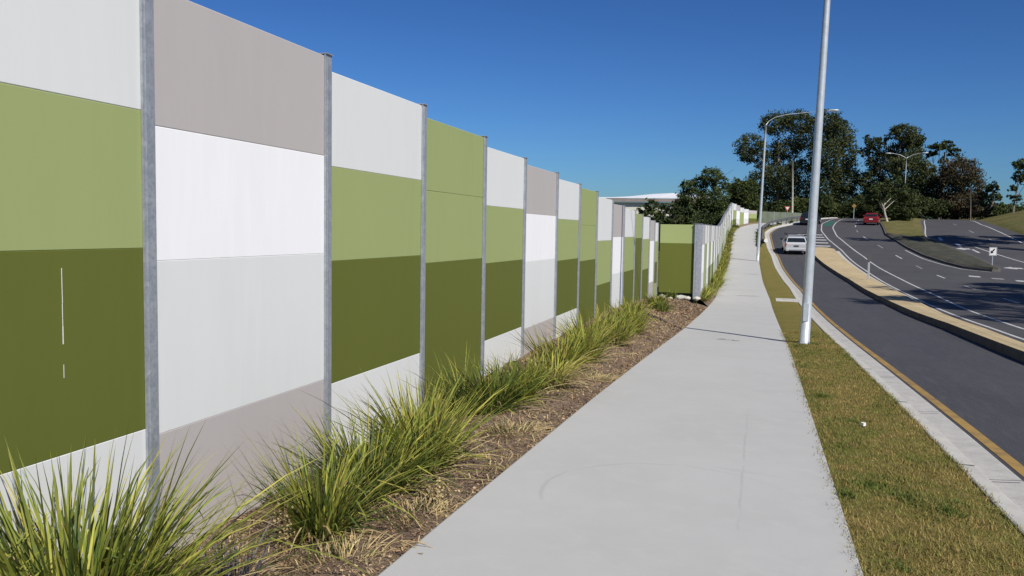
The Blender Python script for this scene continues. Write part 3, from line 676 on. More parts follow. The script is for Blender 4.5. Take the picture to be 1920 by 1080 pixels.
# litter of bark chips and dry grass on the bed (uncountable)
rnd = random.Random(5); b = MB()
def rf():
    return 2.3+(rnd.random()**1.9)*27
for i in range(42000):
    y = rf(); t = rnd.random(); x = -3.5*(1-t)+(pathL(y)-.01)*t
    s = rnd.uniform(.004, .012)*(1+y*.06); z = bz(x, y)+rnd.uniform(.001, .012)
    a = rnd.uniform(0, 6.28); tl = rnd.gauss(0, .45); u = Vector((math.cos(a), math.sin(a), tl))*s; v = Vector((-math.sin(a), math.cos(a), rnd.gauss(0, .45)))*s*rnd.uniform(.25, .6); q = Vector((x, y, z))
    b.face([q-u-v, q+u-v*.6, q+u*.8+v, q-u*.7+v])
tag(b.build('bark_litter', ['chips']), 'brown bark chip and leaf litter scattered over the garden bed', 'litter', kind='stuff')
b = MB()
for i in range(4600):
    y = rf(); t = rnd.random(); cl = noise.noise(Vector((y*1.3, t*2, 0)))
    if y > 21 or cl < -.1 and rnd.random() < .7: continue
    x = -3.4*(1-t)+(pathL(y)-.0)*t; z = bz(x, y)+.004; L_ = rnd.uniform(.04, .20); a = rnd.uniform(0, 6.28); w_ = .0022*(1+y*.05)
    p = Vector((x, y, z)); q = p+Vector((math.cos(a)*L_*.5, math.sin(a)*L_*.5, rnd.uniform(.005, .05))); r = p+Vector((math.cos(a+.3)*L_, math.sin(a+.3)*L_, rnd.uniform(-.002, .04)))
    if r.x > pathL(y)+.06: continue
    s_ = Vector((-math.sin(a), math.cos(a), 0))*w_
    b.face([p-s_, q-s_, q+s_, p+s_]); b.face([q-s_, r, q+s_])
tag(b.build('dry_grass_litter', ['straw']), 'fallen dry grass stems strewn over the mulch', 'dry grass', kind='stuff')
# turf blades
b = MB()
def tuftblade(x, y, z, h, w_, mi=0):
    a = rnd.uniform(0, 6.28); l = rnd.uniform(.2, 1.3)*h; ca, sa = math.cos(a), math.sin(a)
    st = len(b.v); b.v += [(x-sa*w_, y+ca*w_, z), (x+sa*w_, y-ca*w_, z), (x+ca*l, y+sa*l, z+h)]; b.f.append((st, st+1, st+2)); b.m.append(mi)
for i in range(62000):
    y = 3.2+(rnd.random()**1.5)*17; t = rnd.random()
    if rnd.random() < .06: t = rnd.choice((rnd.gauss(0, .035), rnd.gauss(1, .02)))
    x = pathR(y)*(1-t)+gutL(y)*t; gr = noise.noise(Vector((x*2.4, y*1.1, 4)))
    h = rnd.uniform(.010, .030)*(1.5 if gr > .25 else 1); tuftblade(x, y, vz(x, y)-.002, h, .0021*(1+y*.06))
# greener patches of weeds
for (wx, wy, wr, nn, hh) in [(.72, 10.2, .22, 260, .05), (.9, 8.75, .28, 330, .035), (.60, 5.9, .07, 130, .05), (.80, 6.25, .20, 430, .04), (1.0, 6.0, .2, 380, .035), (1.2, 5.75, .22, 420, .04), (.7, 16.4, .2, 200, .05), (.98, 17.05, .22, 260, .05), (.66, 13, .2, 120, .05), (1.2, 7.2, .15, 120, .03), (.7, 7.4, .12, 80, .03), (.75, 4.6, .25, 260, .03), (1.3, 9.8, .2, 120, .03)]:
    for i in range(nn):
        a = rnd.uniform(0, 6.28); rr = wr*abs(rnd.gauss(0, .62)); x = wx+rr*math.cos(a)*.9; y = wy+rr*math.sin(a)*1.3
        if x < pathR(y)-.03 or x > gutL(y): continue
        tuftblade(x, y, vz(x, y), rnd.uniform(.3, 1)*hh, .0035*(1+y*.04), 1)
tag(b.build('turf_grass', ['turfblade', 'weed']), 'short dry couch grass covering the verge', 'grass', kind='stuff')
# sprig of dry weed lying over the path edge
b = MB()
for k in range(9):
    a = rnd.uniform(-.7, .5); p = [(-1.80+i*.05*math.cos(a), 3.98+i*.05*math.sin(a), g(4)+.012+.018*math.sin(i*.9+k)) for i in range(2+k % 4)]
    b.tube(p, .0022, 4)
tag(b.build('dry_sprig', ['straw']), 'thin dry sprig hanging over the near path edge', 'twig')
b = MB(); b.prism([(.965, 8.42), (.985, 8.40), (1.01, 8.43), (.99, 8.455), (.97, 8.45)], g(8.4)+.02, g(8.4)+.05)
tag(b.build('paper_scrap', ['signwhite'], fix=True), 'small white scrap of litter lying on the grass verge', 'litter')

# drain pit slab behind the kerb
pit = thing('drain_pit', 'pale concrete stormwater pit slab set in the verge behind the lamp post', 'drain', (1.2, 34.2, g(34.2)))
b = MB(); b.box(-.62, .20, -.55, .75, -.1, .035, 0, .012); b.build('slab', ['kerb_top'], pit)
b = MB(); b.box(-.32, .02, -.25, .4, .036, .046, 0, .003); b.build('cover', ['kerb'], pit)

# ------------------------------------------------------------ lamp posts
def street_lamp(base, top, r0, r1, arm, label, double=False, armr=.034):
    x, y, z = base; root = thing('street_lamp', label, 'street lamp', base, 'galvanised street lamps')
    T = Vector((top[0]-x, top[1]-y, top[2]-z)); b = MB(); n = 9
    b.tube([T*(i/n)-(Vector((0, 0, .15)) if i == 0 else Vector()) for i in range(n+1)], [r0+(r1-r0)*i/n for i in range(n+1)], 12)
    b.build('pole', ['pole'], root, smooth=True)
    b = MB(); b.tube([(0, 0, -.02), (0, 0, .018)], r0*1.45, 14)
    for k in range(4):
        a = k*math.pi/2+.78; b.tube([(math.cos(a)*r0*1.22, math.sin(a)*r0*1.22, .0185), (math.cos(a)*r0*1.22, math.sin(a)*r0*1.22, .05)], .013, 6)
    b.build('base_plate', ['galv'], root)
    b = MB(); b.box(-.05, .05, -r0*.97-.008, -r0*.97, .45, .80, 0, .003); b.build('access_hatch', ['pole'], root)
    for A in ([arm, [(-p[0], p[1], p[2]) for p in arm]] if double else [arm]):
        b = MB(); P = [T+Vector(p) for p in A]; b.tube(P, [armr*(1-.45*i/(len(P)-1)) for i in range(len(P))], 8); ar = b.build('arm', ['pole'], root, smooth=True)
        e = P[-1]; s = 1 if A[-1][0] > 0 else -1; b = MB()
        rings = []
        for t, ww, hh in ((-.12, .03, .03), (.0, .08, .05), (.22, .15, .085), (.5, .16, .09), (.68, .10, .06), (.74, .03, .02)):
            rings.append([(e.x+s*t, e.y+math.cos(q)*ww, e.z+.01+math.sin(q)*hh*(1 if math.sin(q) > 0 else .7)) for q in [2*math.pi*i/10 for i in range(10)]])
        b.loft(rings); lh = b.build('lamp_head', ['pole'], root, smooth=True, fix=True)
        b = MB(); b.box(min(e.x+s*.1, e.x+s*.55), max(e.x+s*.1, e.x+s*.55), e.y-.11, e.y+.11, e.z-.075, e.z-.04, 0, .006); b.build('lens', ['alloy'], lh)
    return root
big = [(0, 0, 0), (.22, 0, .30), (.65, 0, .55), (1.4, 0, .72), (2.6, 0, .82), (4.2, 0, .92)]
street_lamp((.86, 17.06, g(17.06)), (1.08, 17.06, 9.2), .096, .044, big, 'tall galvanised street lamp post standing in the grass verge, nearest the viewer')
street_lamp((-.28, 63.3, g(63.3)), (-.06, 63.3, 9.45), .115, .065, big, 'street lamp with long curved arm standing at the path edge farther up the hill')
street_lamp((17.9, 121, g(121)), (17.9, 121, 11.9), .085, .05, [(0, 0, 0), (.3, 0, .18), (.8, 0, .45), (1.5, 0, .62), (1.9, 0, .66)], 'double-armed street lamp in the median in front of the dark gum trees', True, .04)
b = MB(); b.tube([(3.6, 113, g(113)-.2), (3.5, 113, 7), (3.33, 113, 11.05)], [.13, .12, .10], 10)
tag(b.build('power_pole', ['palebark'], smooth=True), 'bare pale pole rising behind the guard rail in front of the big gum', 'pole')
b = MB(); b.tube([(25.5, 119, g(119)-.3), (25.4, 119, 6), (25.25, 119, 8.2)], [.065, .055, .04], 10)
tag(b.build('utility_pole', ['bark'], smooth=True), 'thin pale pole beside the far right road below the brownish tree', 'pole')

# ------------------------------------------------------------ guard rail by the path
gr = thing('guard_rail', 'steel guard rail on posts curving along the kerb beside the upper footpath', 'guard rail', (0, 76, g(76)))
GP = [(-.06, 75.4), (-.03, 78), (-.02, 84), (.02, 89), (.55, 94.5), (1.45, 98.8), (2.4, 102.3), (3.9, 106.5), (6.3, 113.5)]
P = along(GP, 1.0); b = MB(); prof = [(.0, .42), (.045, .46), (.045, .52), (.0, .56), (.045, .60), (.045, .66), (0, .70)]
rings = []
for i, p in enumerate(P):
    d = (P[min(i+1, len(P)-1)]-P[max(i-1, 0)]).normalized(); nn = Vector((d.y, -d.x))
    rings.append([(p.x+nn.x*o_, p.y-76+nn.y*o_, g(p.y)+h_-g(76)) for o_, h_ in prof]+[(p.x+nn.x*(o_-.012), p.y-76+nn.y*(o_-.012), g(p.y)+h_-g(76)) for o_, h_ in prof[::-1]])
b.loft(rings); b.build('rail', ['oldsteel'], gr, fix=True)
for p in P[::2]:
    b = MB(); b.box(p.x-.12, p.x-.02, p.y-76-.05, p.y-76+.05, g(p.y)-g(76)-.1, g(p.y)-g(76)+.68, 0, .004); b.build('post', ['darkkerb'], gr)
b = MB(); b.tube([(-.05, -.75, .40), (.05, -1.0, .42), (.22, -.98, .42)], [.16, .2, .17], 10); b.build('end_terminal', ['black'], gr, smooth=True)
b = MB(); b.tube([(.30, -1.12, .48), (.30, -1.15, .48)], .17, 16); b.build('reflector', ['signwhite'], gr)
# dark strappy tufts added to stand in for the shade beneath the rail
random.seed(4)
for i, yv in enumerate([77, 79.4, 81.5, 84, 87, 90, 93.5, 97, 100.5, 104]):
    b = MB(); blades(b, 90, .22, .42, .6, .04, 0, .3, 300+i)
    x = pathR(yv)*.5+gutL(yv)*.5-.15
    tag(b.build('shade_tuft', ['blade_dark'], loc=(x, yv, g(yv))), 'dark strappy tuft added as shade under the guard rail', 'grass clump', 'dark tufts added as shade under the guard rail')

# ------------------------------------------------------------ signs
def sign(name, label, base, face_z, build_face, hgt, rz=0, postr=.03):
    root = thing(name, label, 'sign', base, None, rz); b = MB(); b.tube([(0, 0, -.1), (0, 0, hgt)], postr, 8); b.build('post', ['pole'], root)
    build_face(root); return root
def kl(root):
    b = MB(); b.box(-.23, .23, -.05, -.04, .72, 1.28, 0, .003); pl_ = b.build('sign_plate', ['signwhite'], root)
    b = MB()
    def r(P): b.face([(x, -.054, z) for x, z in P])
    r([(.13, 1.14), (.06, 1.20), (-.09, 1.01), (-.02, .95)]); r([(-.15, .86), (.05, .90), (-.13, 1.08)])
    b.build('arrow', ['signblack'], pl_)
    b = MB()
    for q in ((-.21, -.195, .74, 1.26), (.195, .21, .74, 1.26), (-.21, .21, 1.245, 1.26), (-.21, .21, .74, .755)): b.face([(q[0], -.0535, q[2]), (q[1], -.0535, q[2]), (q[1], -.0535, q[3]), (q[0], -.0535, q[3])])
    b.build('border', ['signblack'], pl_)
sign('keep_left_sign', 'small white keep-left sign with black arrow on the tip of the dark island', (14.95, 63.0, g(63)+.1), 1, kl, 1.25)
def gw(root):
    b = MB(); b.prism([(-.35, 0), (.35, 0), (0, -.62)], 0, .02); 
    b.v = [(x, -.05-z, 2.25+y) for x, y, z in b.v]; p = b.build('sign_plate', ['signred'], root, fix=True)
    b = MB(); b.face([(-.22, -.08, 2.18), (.22, -.08, 2.18), (0, -.08, 1.78)]); b.build('sign_centre', ['signwhite'], p)
sign('give_way_sign', 'red and white give way triangle sign standing behind the far wall', (2.84, 109.3, g(109)-.45), 1, gw, 2.25, postr=.04)
def ys_(root):
    b = MB(); b.prism([(0, .32), (-.32, 0), (0, -.32), (.32, 0)], 0, .02); b.v = [(x, -.05-z, 1.75+y) for x, y, z in b.v]; b.build('sign_plate', ['signyellow'], root, fix=True)
sign('warning_sign', 'yellow-brown diamond warning sign at the crest in front of the dark trees', (12.2, 126, g(126)-.05), 1, ys_, 1.9, postr=.04)
for k, (x, y, lb) in enumerate([(5.52, 48.3, 'slim grey post with dark top on the tan median, left of the pair'), (5.68, 49.2, 'slim grey post with dark top on the tan median, right of the pair')]):
    root = thing('median_post', lb, 'post', (x, y, g(y)+.09), 'pair of slim median posts')
    b = MB(); b.tube([(0, 0, 0), (0, 0, 1.05)], .028, 8); b.build('post', ['pole'], root); b = MB(); b.box(-.07, .07, -.05, -.035, .98, 1.32, 0, .004); b.build('marker_plate', ['grating'], root)

# ------------------------------------------------------------ vehicles
def car(name, label, cat, loc, rz, paintm, W_=.93, L_=4.6, Hr=1.46, suv=True, rack=False):
    root = thing(name, label, cat, loc, None, rz); h = L_/2
    b = MB()   # hull stations (y from the rear, z bottom, z belt, half width)
    st = [(-h, .48, .86, W_*.86), (-h+.05, .34, .93, W_*.94), (-h+.35, .26, .97, W_), (-h+1.2, .24, .97, W_), (0, .24, .95, W_), (h-1.5, .24, .94, W_), (h-.9, .26, .88, W_*.98), (h-.25, .30, .78, W_*.92), (h-.02, .40, .66, W_*.78)]
    rings = []
    for y, zb, zt, ww in st:
        zm = (zb+zt)/2
        half = [(ww*.86, zb), (ww*.97, zb+.08), (ww, zm), (ww*.985, zt-.07), (ww*.93, zt)]
        rings.append([(x, y, z) for x, z in half]+[(-x, y, z) for x, z in half[::-1]])
    b.loft(rings)
    b.build('body', [paintm], root, smooth=False, fix=True)
    rw = -h+.12 if suv else -h+.75; rt = -h+.42 if suv else -h+1.25
    cab = [(rw, W_*.91, .93, W_*.88, .965), (rt, W_*.90, .93, W_*.74, Hr-.03), (rt+.7, W_*.9, .93, W_*.75, Hr), (.35, W_*.9, .93, W_*.74, Hr-.02), (1.15, W_*.9, .93, W_*.86, .96)]
    b = MB(); rings = []
    for y, wb, zb, wt, zt in cab: rings.append([(wb, y, zb), (wt, y, zt-.03 if zt > 1.1 else zt), (wt*.88, y, zt+.005), (-wt*.88, y, zt+.005), (-wt, y, zt-.03 if zt > 1.1 else zt), (-wb, y, zb)])
    b.loft(rings); b.build('cabin', [paintm], root, fix=True)
    # glass panels just proud
    def lerp(a, e, t): return a+(e-a)*t
    b = MB(); y0, y1 = lerp(rw, rt, .12), lerp(rw, rt, .86); z0, z1 = lerp(.965, Hr-.03, .12), lerp(.965, Hr-.03, .86); w0, w1 = W_*.80, W_*.68
    b.box(-1, 1, -1, 1, -1, 1); b.v = [((w0 if v[2] < 0 else w1)*v[0], (y0 if v[2] < 0 else y1)-.022+(.008 if v[1] > 0 else 0), z0 if v[2] < 0 else z1) for v in b.v]
    b.build('rear_window', ['glass'], root)
    b = MB(); y0, y1 = 1.10, .40; b.box(-1, 1, -1, 1, -1, 1); b.v = [((W_*.82 if v[2] < 0 else W_*.68)*v[0], (y0 if v[2] < 0 else y1)+.012+(.01 if v[1] > 0 else 0), 1.0 if v[2] < 0 else Hr-.06) for v in b.v]
    b.build('windscreen', ['glass'], root)
    for s in (-1, 1):
        for (a0, a1, c0, c1) in ((rt+.02-.15, rt+.95, rt+.08, rt+.95), (rt+1.02, .95, rt+1.02, .42)):
            b = MB(); lo = lambda y, z: s*(lerp(W_*.90, W_*.745, (z-.93)/(Hr-.96))+.012)
            z0, z1 = 1.0, Hr-.10
            b.face([(lo(a0, z0), a0, z0), (lo(a1, z0), a1, z0), (lo(c1, z1), c1, z1), (lo(c0, z1), c0, z1)]); b.build('side_window', ['glass'], root)
        b = MB(); b.box(s*W_*.90-.11, s*W_*.90+.11, -h-.015, -h+.14, .66, .90, 0, .02); b.v = [(v[0]-s*.04, v[1]+.02, v[2]) for v in b.v]; b.build('tail_light', ['tail'], root)
        b = MB(); x0 = s*(W_+.10); b.box(x0-.10, x0+.10, .62, .74, .93, 1.08, 0, .02); b.build('mirror', [paintm if paintm != 'carwhite' else 'black'], root)
        for yw in (-h+.85, h-.88):
            b = MB(); xx = s*(W_-.11); b.tube([(xx-.11, yw, .32), (xx-.09, yw, .32), (xx+.09, yw, .32), (xx+.112, yw, .32)], [.29, .325, .325, .29], 18); wl = b.build('wheel', ['rubber'], root, smooth=False)
            b = MB(); b.tube([(xx+s*.10, yw, .32), (xx+s*.122, yw, .32)], [.20, .19], 14); b.build('rim', ['alloy'], wl)
        b = MB(); b.box(s*W_*.72-.13, s*W_*.72+.13, h-.20, h-.04, .55, .70, 0, .02); b.build('headlight', ['alloy'], root)
    b = MB(); b.box(-W_*.90, W_*.90, -h-.06, -h+.10, .30, .54, 0, .03); b.build('rear_bumper', [paintm if paintm != 'carwhite' else 'carwhite'], root)
    b = MB(); b.box(-W_*.62, W_*.62, -h-.066, -h-.061, .30, .37, 0); b.build('bumper_insert', ['black'], root)
    b = MB(); b.box(-.19, .19, -h-.035, -h-.02, .66, .78, 0, .003); b.build('number_plate', ['grating' if paintm == 'carwhite' else 'signwhite'], root)
    if rack:
        for s in (-1, 1):
            b = MB(); b.tube([(s*W_*.66, rt+.1, Hr+.0), (s*W_*.66, rt+.2, Hr+.06), (s*W_*.66, .1, Hr+.06), (s*W_*.66, .25, Hr)], .018, 6); b.build('roof_rail', ['alloy'], root)
        for yb in (rt+.25, -.15):
            b = MB(); b.box(-W_*.92, W_*.92, yb-.03, yb+.03, Hr+.085, Hr+.12, 0, .008); b.box(-W_*.95, -W_*.70, yb-.05, yb+.05, Hr+.075, Hr+.165, 0, .01); b.box(W_*.70, W_*.95, yb-.05, yb+.05, Hr+.075, Hr+.165, 0, .01); b.build('cross_bar', ['black'], root)
    return root
car('parked_car', 'white estate car with roof bars driving up the ramp lane, seen from behind', 'car', (2.55, 72.9, g(72.9)-.10), .04, 'carwhite', .90, 4.5, 1.42, True, True)['category'] = 'car'
car('hatchback_car', 'red hatchback driving away on the main carriageway', 'car', (12.15, 105.0, g(105)-.12), -.16, 'carred', .82, 3.8, 1.36, True)
car('sedan_car', 'black car half hidden by the near lamp post at the crest of the ramp', 'car', (5.35, 103.4, g(103.4)-.12), -.22, 'carblack', .90, 4.5, 1.46, True)
for o in list(S.objects):
    if o.name.startswith('parked_car'): o.name = 'estate_car'
    if o.get('category') == 'car' and o.parent is None:
        sl_ = (g(o.location.y+1)-g(o.location.y-1))/2; o.rotation_mode = 'XYZ'; rz = o.rotation_euler.z
        o.rotation_euler = (math.atan(sl_), 0, rz)

# ------------------------------------------------------------ warehouse beyond the wall
wh = thing('warehouse', 'long low warehouse with white roof and a grey-brown band painted as eave shade behind the wall', 'building', (-17, 126, -.5))
b = MB(); b.box(-9, 8.5, -5.9, 12, -.5, 6.3); b.build('wall', ['cream'], wh)
b = MB(); b.box(-9.5, 8.9, -6.5, -5.95, 6.36, 6.83, 0, .02); b.build('eave_shade', ['eave_shade'], wh)  # strip coloured grey-brown to stand in for the shaded gap under the roof
b = MB(); rings = []
for x, zf, zb in [(-9.8, 6.86, 7.75), (-5, 6.86, 7.8), (-3, 6.88, 8.0), (-.5, 6.9, 8.35), (2.5, 6.9, 8.5), (5, 6.88, 8.3), (9.2, 6.86, 8.0)]: rings.append([(x, -6.56, zf-.02), (x, -6.56, zf+.1), (x, 12.5, zb), (x, 12.5, zb-.2)])
b.loft(rings); b.build('roof', ['roofwhite'], wh, fix=True)
for x in (-6, -2.5, 1, 4.5):
    b = MB(); b.box(x-.9, x+.9, -5.96, -5.905, 2.2, 4.2); b.build('window', ['glass'], wh)

# ------------------------------------------------------------ trees
def leafcloud(blobs, n, size, rnd, sub=9, gap=.0, asp=.45):
    """leaves gathered into twig clusters spread through each blob's outer volume; returns vertex array"""
    vol = np.array([b_[3]*b_[4]*b_[5] for b_ in blobs])**.72; vol /= vol.sum()
    R = np.random.RandomState(rnd); out = []
    for bl, fv in zip(blobs, vol):
        k = max(8, int(n*fv)); nc = max(4, k//sub)
        d = R.normal(size=(nc, 3)); d /= np.linalg.norm(d, axis=1)[:, None]; rad = R.uniform(.35, 1.0, nc)**.5
        rad *= 1+.22*np.sin(d[:, 0]*5+bl[0]*3)*np.cos(d[:, 2]*6+d[:, 1]*4+bl[2])
        ctr = np.array(bl[:3])+d*rad[:, None]*np.array(bl[3:6])
        m_ = np.mean(bl[3:6]); idx = R.randint(0, nc, k)
        p = ctr[idx]+R.normal(size=(k, 3))*np.array([.13, .13, .09])*m_
        u = R.normal(size=(k, 3)); u /= np.linalg.norm(u, axis=1)[:, None]; v = np.cross(u, R.normal(size=(k, 3))); v /= np.linalg.norm(v, axis=1)[:, None]
        s = size*R.uniform(.5, 1.25, k)[:, None]
        out.append(np.stack([p-u*s, p+v*s*asp, p+u*s, p-v*s*asp], 1))
    return np.concatenate(out).reshape(-1, 3)
def crown(name, verts, mt, parent, org):
    n = len(verts)//4; me = bpy.data.meshes.new(name); me.vertices.add(n*4); me.vertices.foreach_set('co', (verts-np.array(org)).astype(np.float32).ravel())
    me.loops.add(n*4); me.loops.foreach_set('vertex_index', np.arange(n*4, dtype=np.int32)); me.polygons.add(n); me.polygons.foreach_set('loop_start', np.arange(0, n*4, 4, dtype=np.int32))
    me.update(calc_edges=True); return link(name, me, [mt], parent)
def tree(name, label, base, blobs, n, size, mt, bark='bark', tr=.3, group=None, lean=0, cat='tree', seed=1, asp=.45, sub=9):
    root = thing(name, label, cat, base, group); rnd = random.Random(seed); b = MB()
    zc = [bl[2] for bl in blobs]; mid = Vector((sum(bl[0] for bl in blobs)/len(blobs), sum(bl[1] for bl in blobs)/len(blobs), 0))
    B0 = Vector(base); hh = (min(zc)*.5+max(zc)*.5)-base[2]
    P = [B0+Vector((0, 0, -.4)), B0+Vector((lean*.2, 0, hh*.25)), Vector((B0.x*.7+mid.x*.3+lean*.3, B0.y, B0.z+hh*.55)), Vector((B0.x*.35+mid.x*.65, B0.y*.4+mid.y*.6, B0.z+hh))]
    b.tube([p-B0 for p in P], [tr*1.25, tr, tr*.75, tr*.4], 9)
    for bl in blobs:
        t = Vector(bl[:3]); zt = t.z-B0.z; k = max(.12, min(.95, (zt/hh)*.55)); 
        i = min(2, int(k*3)); f = k*3-i; s0 = P[i].lerp(P[i+1], f); m1 = s0.lerp(t, .5)+Vector((rnd.uniform(-.3, .3), rnd.uniform(-.3, .3), rnd.uniform(-.2, .5)))
        b.tube([q-B0 for q in (s0, m1, t)], [tr*.38, tr*.24, tr*.08], 6)
        for _ in range(4):
            e = t+Vector((rnd.gauss(0, .55)*bl[3], rnd.gauss(0, .55)*bl[4], rnd.gauss(0, .5)*bl[5])); b.tube([q-B0 for q in (m1.lerp(t, .5), e)], [tr*.12, tr*.04], 5)
    b.build('trunk', [bark], root, smooth=True)
    crown('crown', leafcloud(blobs, n, size, seed*7+3, sub, asp=asp), mt, root, base)
    return root
def XZ(Y, l, dep=.85, jit=1.0, seed=1):
    """front view blobs (x, z, rx, rz) given their own depth around Y"""
    r = random.Random(seed); out = []
    for x, z, rx, rz in l: out.append((x, Y+r.uniform(-1, 1)*rx*jit, z, rx, rx*dep, rz))
    return out
BL = {
'T1': (145, [(-2.4, 16.1, 2.5, 1.9), (-3.0, 14.7, 1.6, 1.4), (0.4, 13.8, 2.2, 2.0), (1.5, 19.5, 2.6, 2.0), (4.8, 20.0, 3.3, 1.7), (6.5, 17.1, 2.6, 2.2), (2.9, 15.6, 2.6, 2.0), (-0.8, 10.3, 2.3, 2.0), (2.6, 10.7, 2.8, 2.5), (5.5, 11.2, 2.6, 2.9), (0.6, 7.2, 3.1, 2.5), (5.3, 6.8, 3.1, 2.5)]),
'T1b': (141, [(9.2, 19.1, 2.2, 1.7), (11.1, 17.4, 2.2, 2.2), (12.5, 14.4, 1.5, 2.2), (9.0, 14.3, 2.5, 3.0), (12.0, 10.5, 2.4, 2.4), (9.3, 9.2, 2.5, 3.0), (12.4, 6.9, 2.2, 2.4), (9.6, 5.8, 3.0, 1.9)]),
'T2': (138, [(19.7, 16.9, 2.1, 1.3), (21.5, 16.1, 1.6, 1.1), (20.4, 14.3, 2.6, 1.8), (16.0, 15.4, 1.5, 1.0), (14.8, 16.2, 0.6, 0.8), (14.6, 14.3, 1.0, 0.7), (17.1, 13.1, 2.3, 1.6), (16.0, 9.9, 2.1, 2.1), (20.5, 11.5, 2.8, 2.4), (23.1, 10.3, 1.6, 2.2), (16.3, 6.6, 2.3, 2.3), (20.7, 7.5, 2.8, 2.4), (23.5, 6.8, 1.8, 2.1)]),
'T3': (150, [(26.7, 16.1, 1.4, 0.7), (28.2, 16.6, 1.1, 0.7), (29.4, 15.3, 1.0, 0.7), (25.8, 14.9, 1.0, 0.5), (27.6, 14.0, 0.8, 0.5), (29.9, 14.2, .6, .5)]),
'T4': (136, [(27.0, 10.9, 2.7, 2.1), (26.1, 9.0, 2.7, 2.4), (29.4, 9.0, 1.6, 2.3), (27.6, 6.2, 3.3, 2.0), (25.1, 6.2, 2.1, 2.0)]),
'T5': (133, [(30.8, 8.7, 0.9, 0.8), (31.8, 7.6, 0.8, 0.7), (30.4, 6.7, 1.2, 1.4), (31.0, 5.2, 1.1, 0.8), (32.0, 6.2, .6, .6)]),
'T6': (128, [(32.9, 11.5, 1.2, 0.7), (34.0, 11.9, 1.0, .6), (33.3, 10.0, 1.1, 0.9), (34.3, 9.2, .9, .8), (32.3, 8.4, 0.7, 0.4), (33.0, 7.0, 0.7, 0.6), (32.0, 7.2, 0.4, 0.4)]),
'L1': (100, [(-5.9, 8.3, 1.2, 0.9), (-5.0, 7.3, 1.1, 1.0), (-7.1, 7.5, 1.1, 0.8), (-8.6, 7.0, 1.0, 0.8), (-8.0, 5.6, 1.8, 1.3), (-5.6, 5.4, 1.7, 1.4), (-9.2, 4.6, 1.3, 1.1), (-6.7, 3.9, 2.2, 1.3), (-8.6, 2.6, 2.0, 1.2), (-6.0, 2.2, 1.8, 1.2)]),
'L2': (72, [(-9.2, 3.9, 0.6, 0.5), (-10.0, 3.4, 0.6, 0.5), (-8.4, 3.4, 0.7, 0.6), (-9.1, 2.9, 1.0, 0.6), (-9.2, 2.0, 1.3, .8), (-10.5, 2.4, .8, .7)]),
'L2b': (66, [(-6.8, 3.4, 0.6, 0.5), (-6.3, 3.0, 0.6, 0.5), (-5.6, 3.1, 0.7, 0.6), (-6.5, 2.5, 0.9, 0.4), (-7.4, 2.2, .8, .7), (-5.6, 1.8, .9, .8), (-6.6, 1.3, 1.2, .8)]),
'L3': (118, [(-3.4, 7.6, 1.5, 1.2), (-2.0, 8.0, 1.2, 0.9), (-3.6, 5.4, 1.3, 1.5), (-1.7, 5.8, 1.3, 1.5), (-2.6, 3.9, 1.8, 1.2), (-5.2, 4.8, 1.3, 1.5)]),
}
def BT(k, seed=1): return XZ(BL[k][0], BL[k][1], seed=seed)
tree('gum_tree', 'broad gum tree with open crown and long left limb, left of the near lamp post', (2.4, 145, 4.3), BT('T1'), 30000, .21, 'leaf', tr=.5, seed=1)
tree('gum_tree', 'tall dense gum tree right of the near lamp post, drooping to the roadside', (10.6, 141, 4.2), BT('T1b'), 27000, .21, 'leaf', tr=.5, seed=2)
tree('gum_tree', 'ragged gum tree with high feathery top in the middle of the right-hand trees', (19.4, 138, 4.2), BT('T2'), 30000, .21, 'leaf', tr=.45, seed=3)
tree('umbrella_tree', 'thin tree with flat airy crown showing sky through, behind the brownish tree', (27.6, 150, 4.3), BT('T3'), 1500, .28, 'leaf_dark', tr=.28, seed=4)
tree('brown_tree', 'rounded brownish tree at the right end of the tree group', (27.2, 136, 4.3), BT('T4'), 20000, .19, 'leaf_brown', tr=.35, seed=5)
tree('small_tree', 'small ragged tree at the very right end of the dark tree group', (31.0, 133, 4.8), BT('T5'), 1700, .26, 'leaf_dark', tr=.2, seed=6)
tree('sapling_gum', 'sparse pale-trunked gum on the grassy bank at the right edge of the photo', (32.6, 128, 5.0), BT('T6'), 2600, .2, 'leaf_dark', bark='bark', tr=.11, seed=7)
tree('garden_tree', 'dark round tree rising behind the wall near the warehouse', (-7, 100, -.6), BT('L1'), 19000, .15, 'leaf_olive', tr=.25, seed=8)
tree('garden_tree', 'low dark tree behind the wall in front of the warehouse roof', (-9.3, 72, -.6), BT('L2'), 3200, .16, 'leaf_olive', tr=.14, seed=9)
tree('garden_tree', 'low tree showing directly above the return panel', (-6.5, 66, -.6), BT('L2b'), 3400, .16, 'leaf_dark', tr=.14, seed=10)
tree('garden_tree', 'tree standing left of the big gum behind the highest part of the far wall', (-2.8, 118, 3.2), BT('L3'), 12000, .19, 'leaf_olive', tr=.25, seed=11)
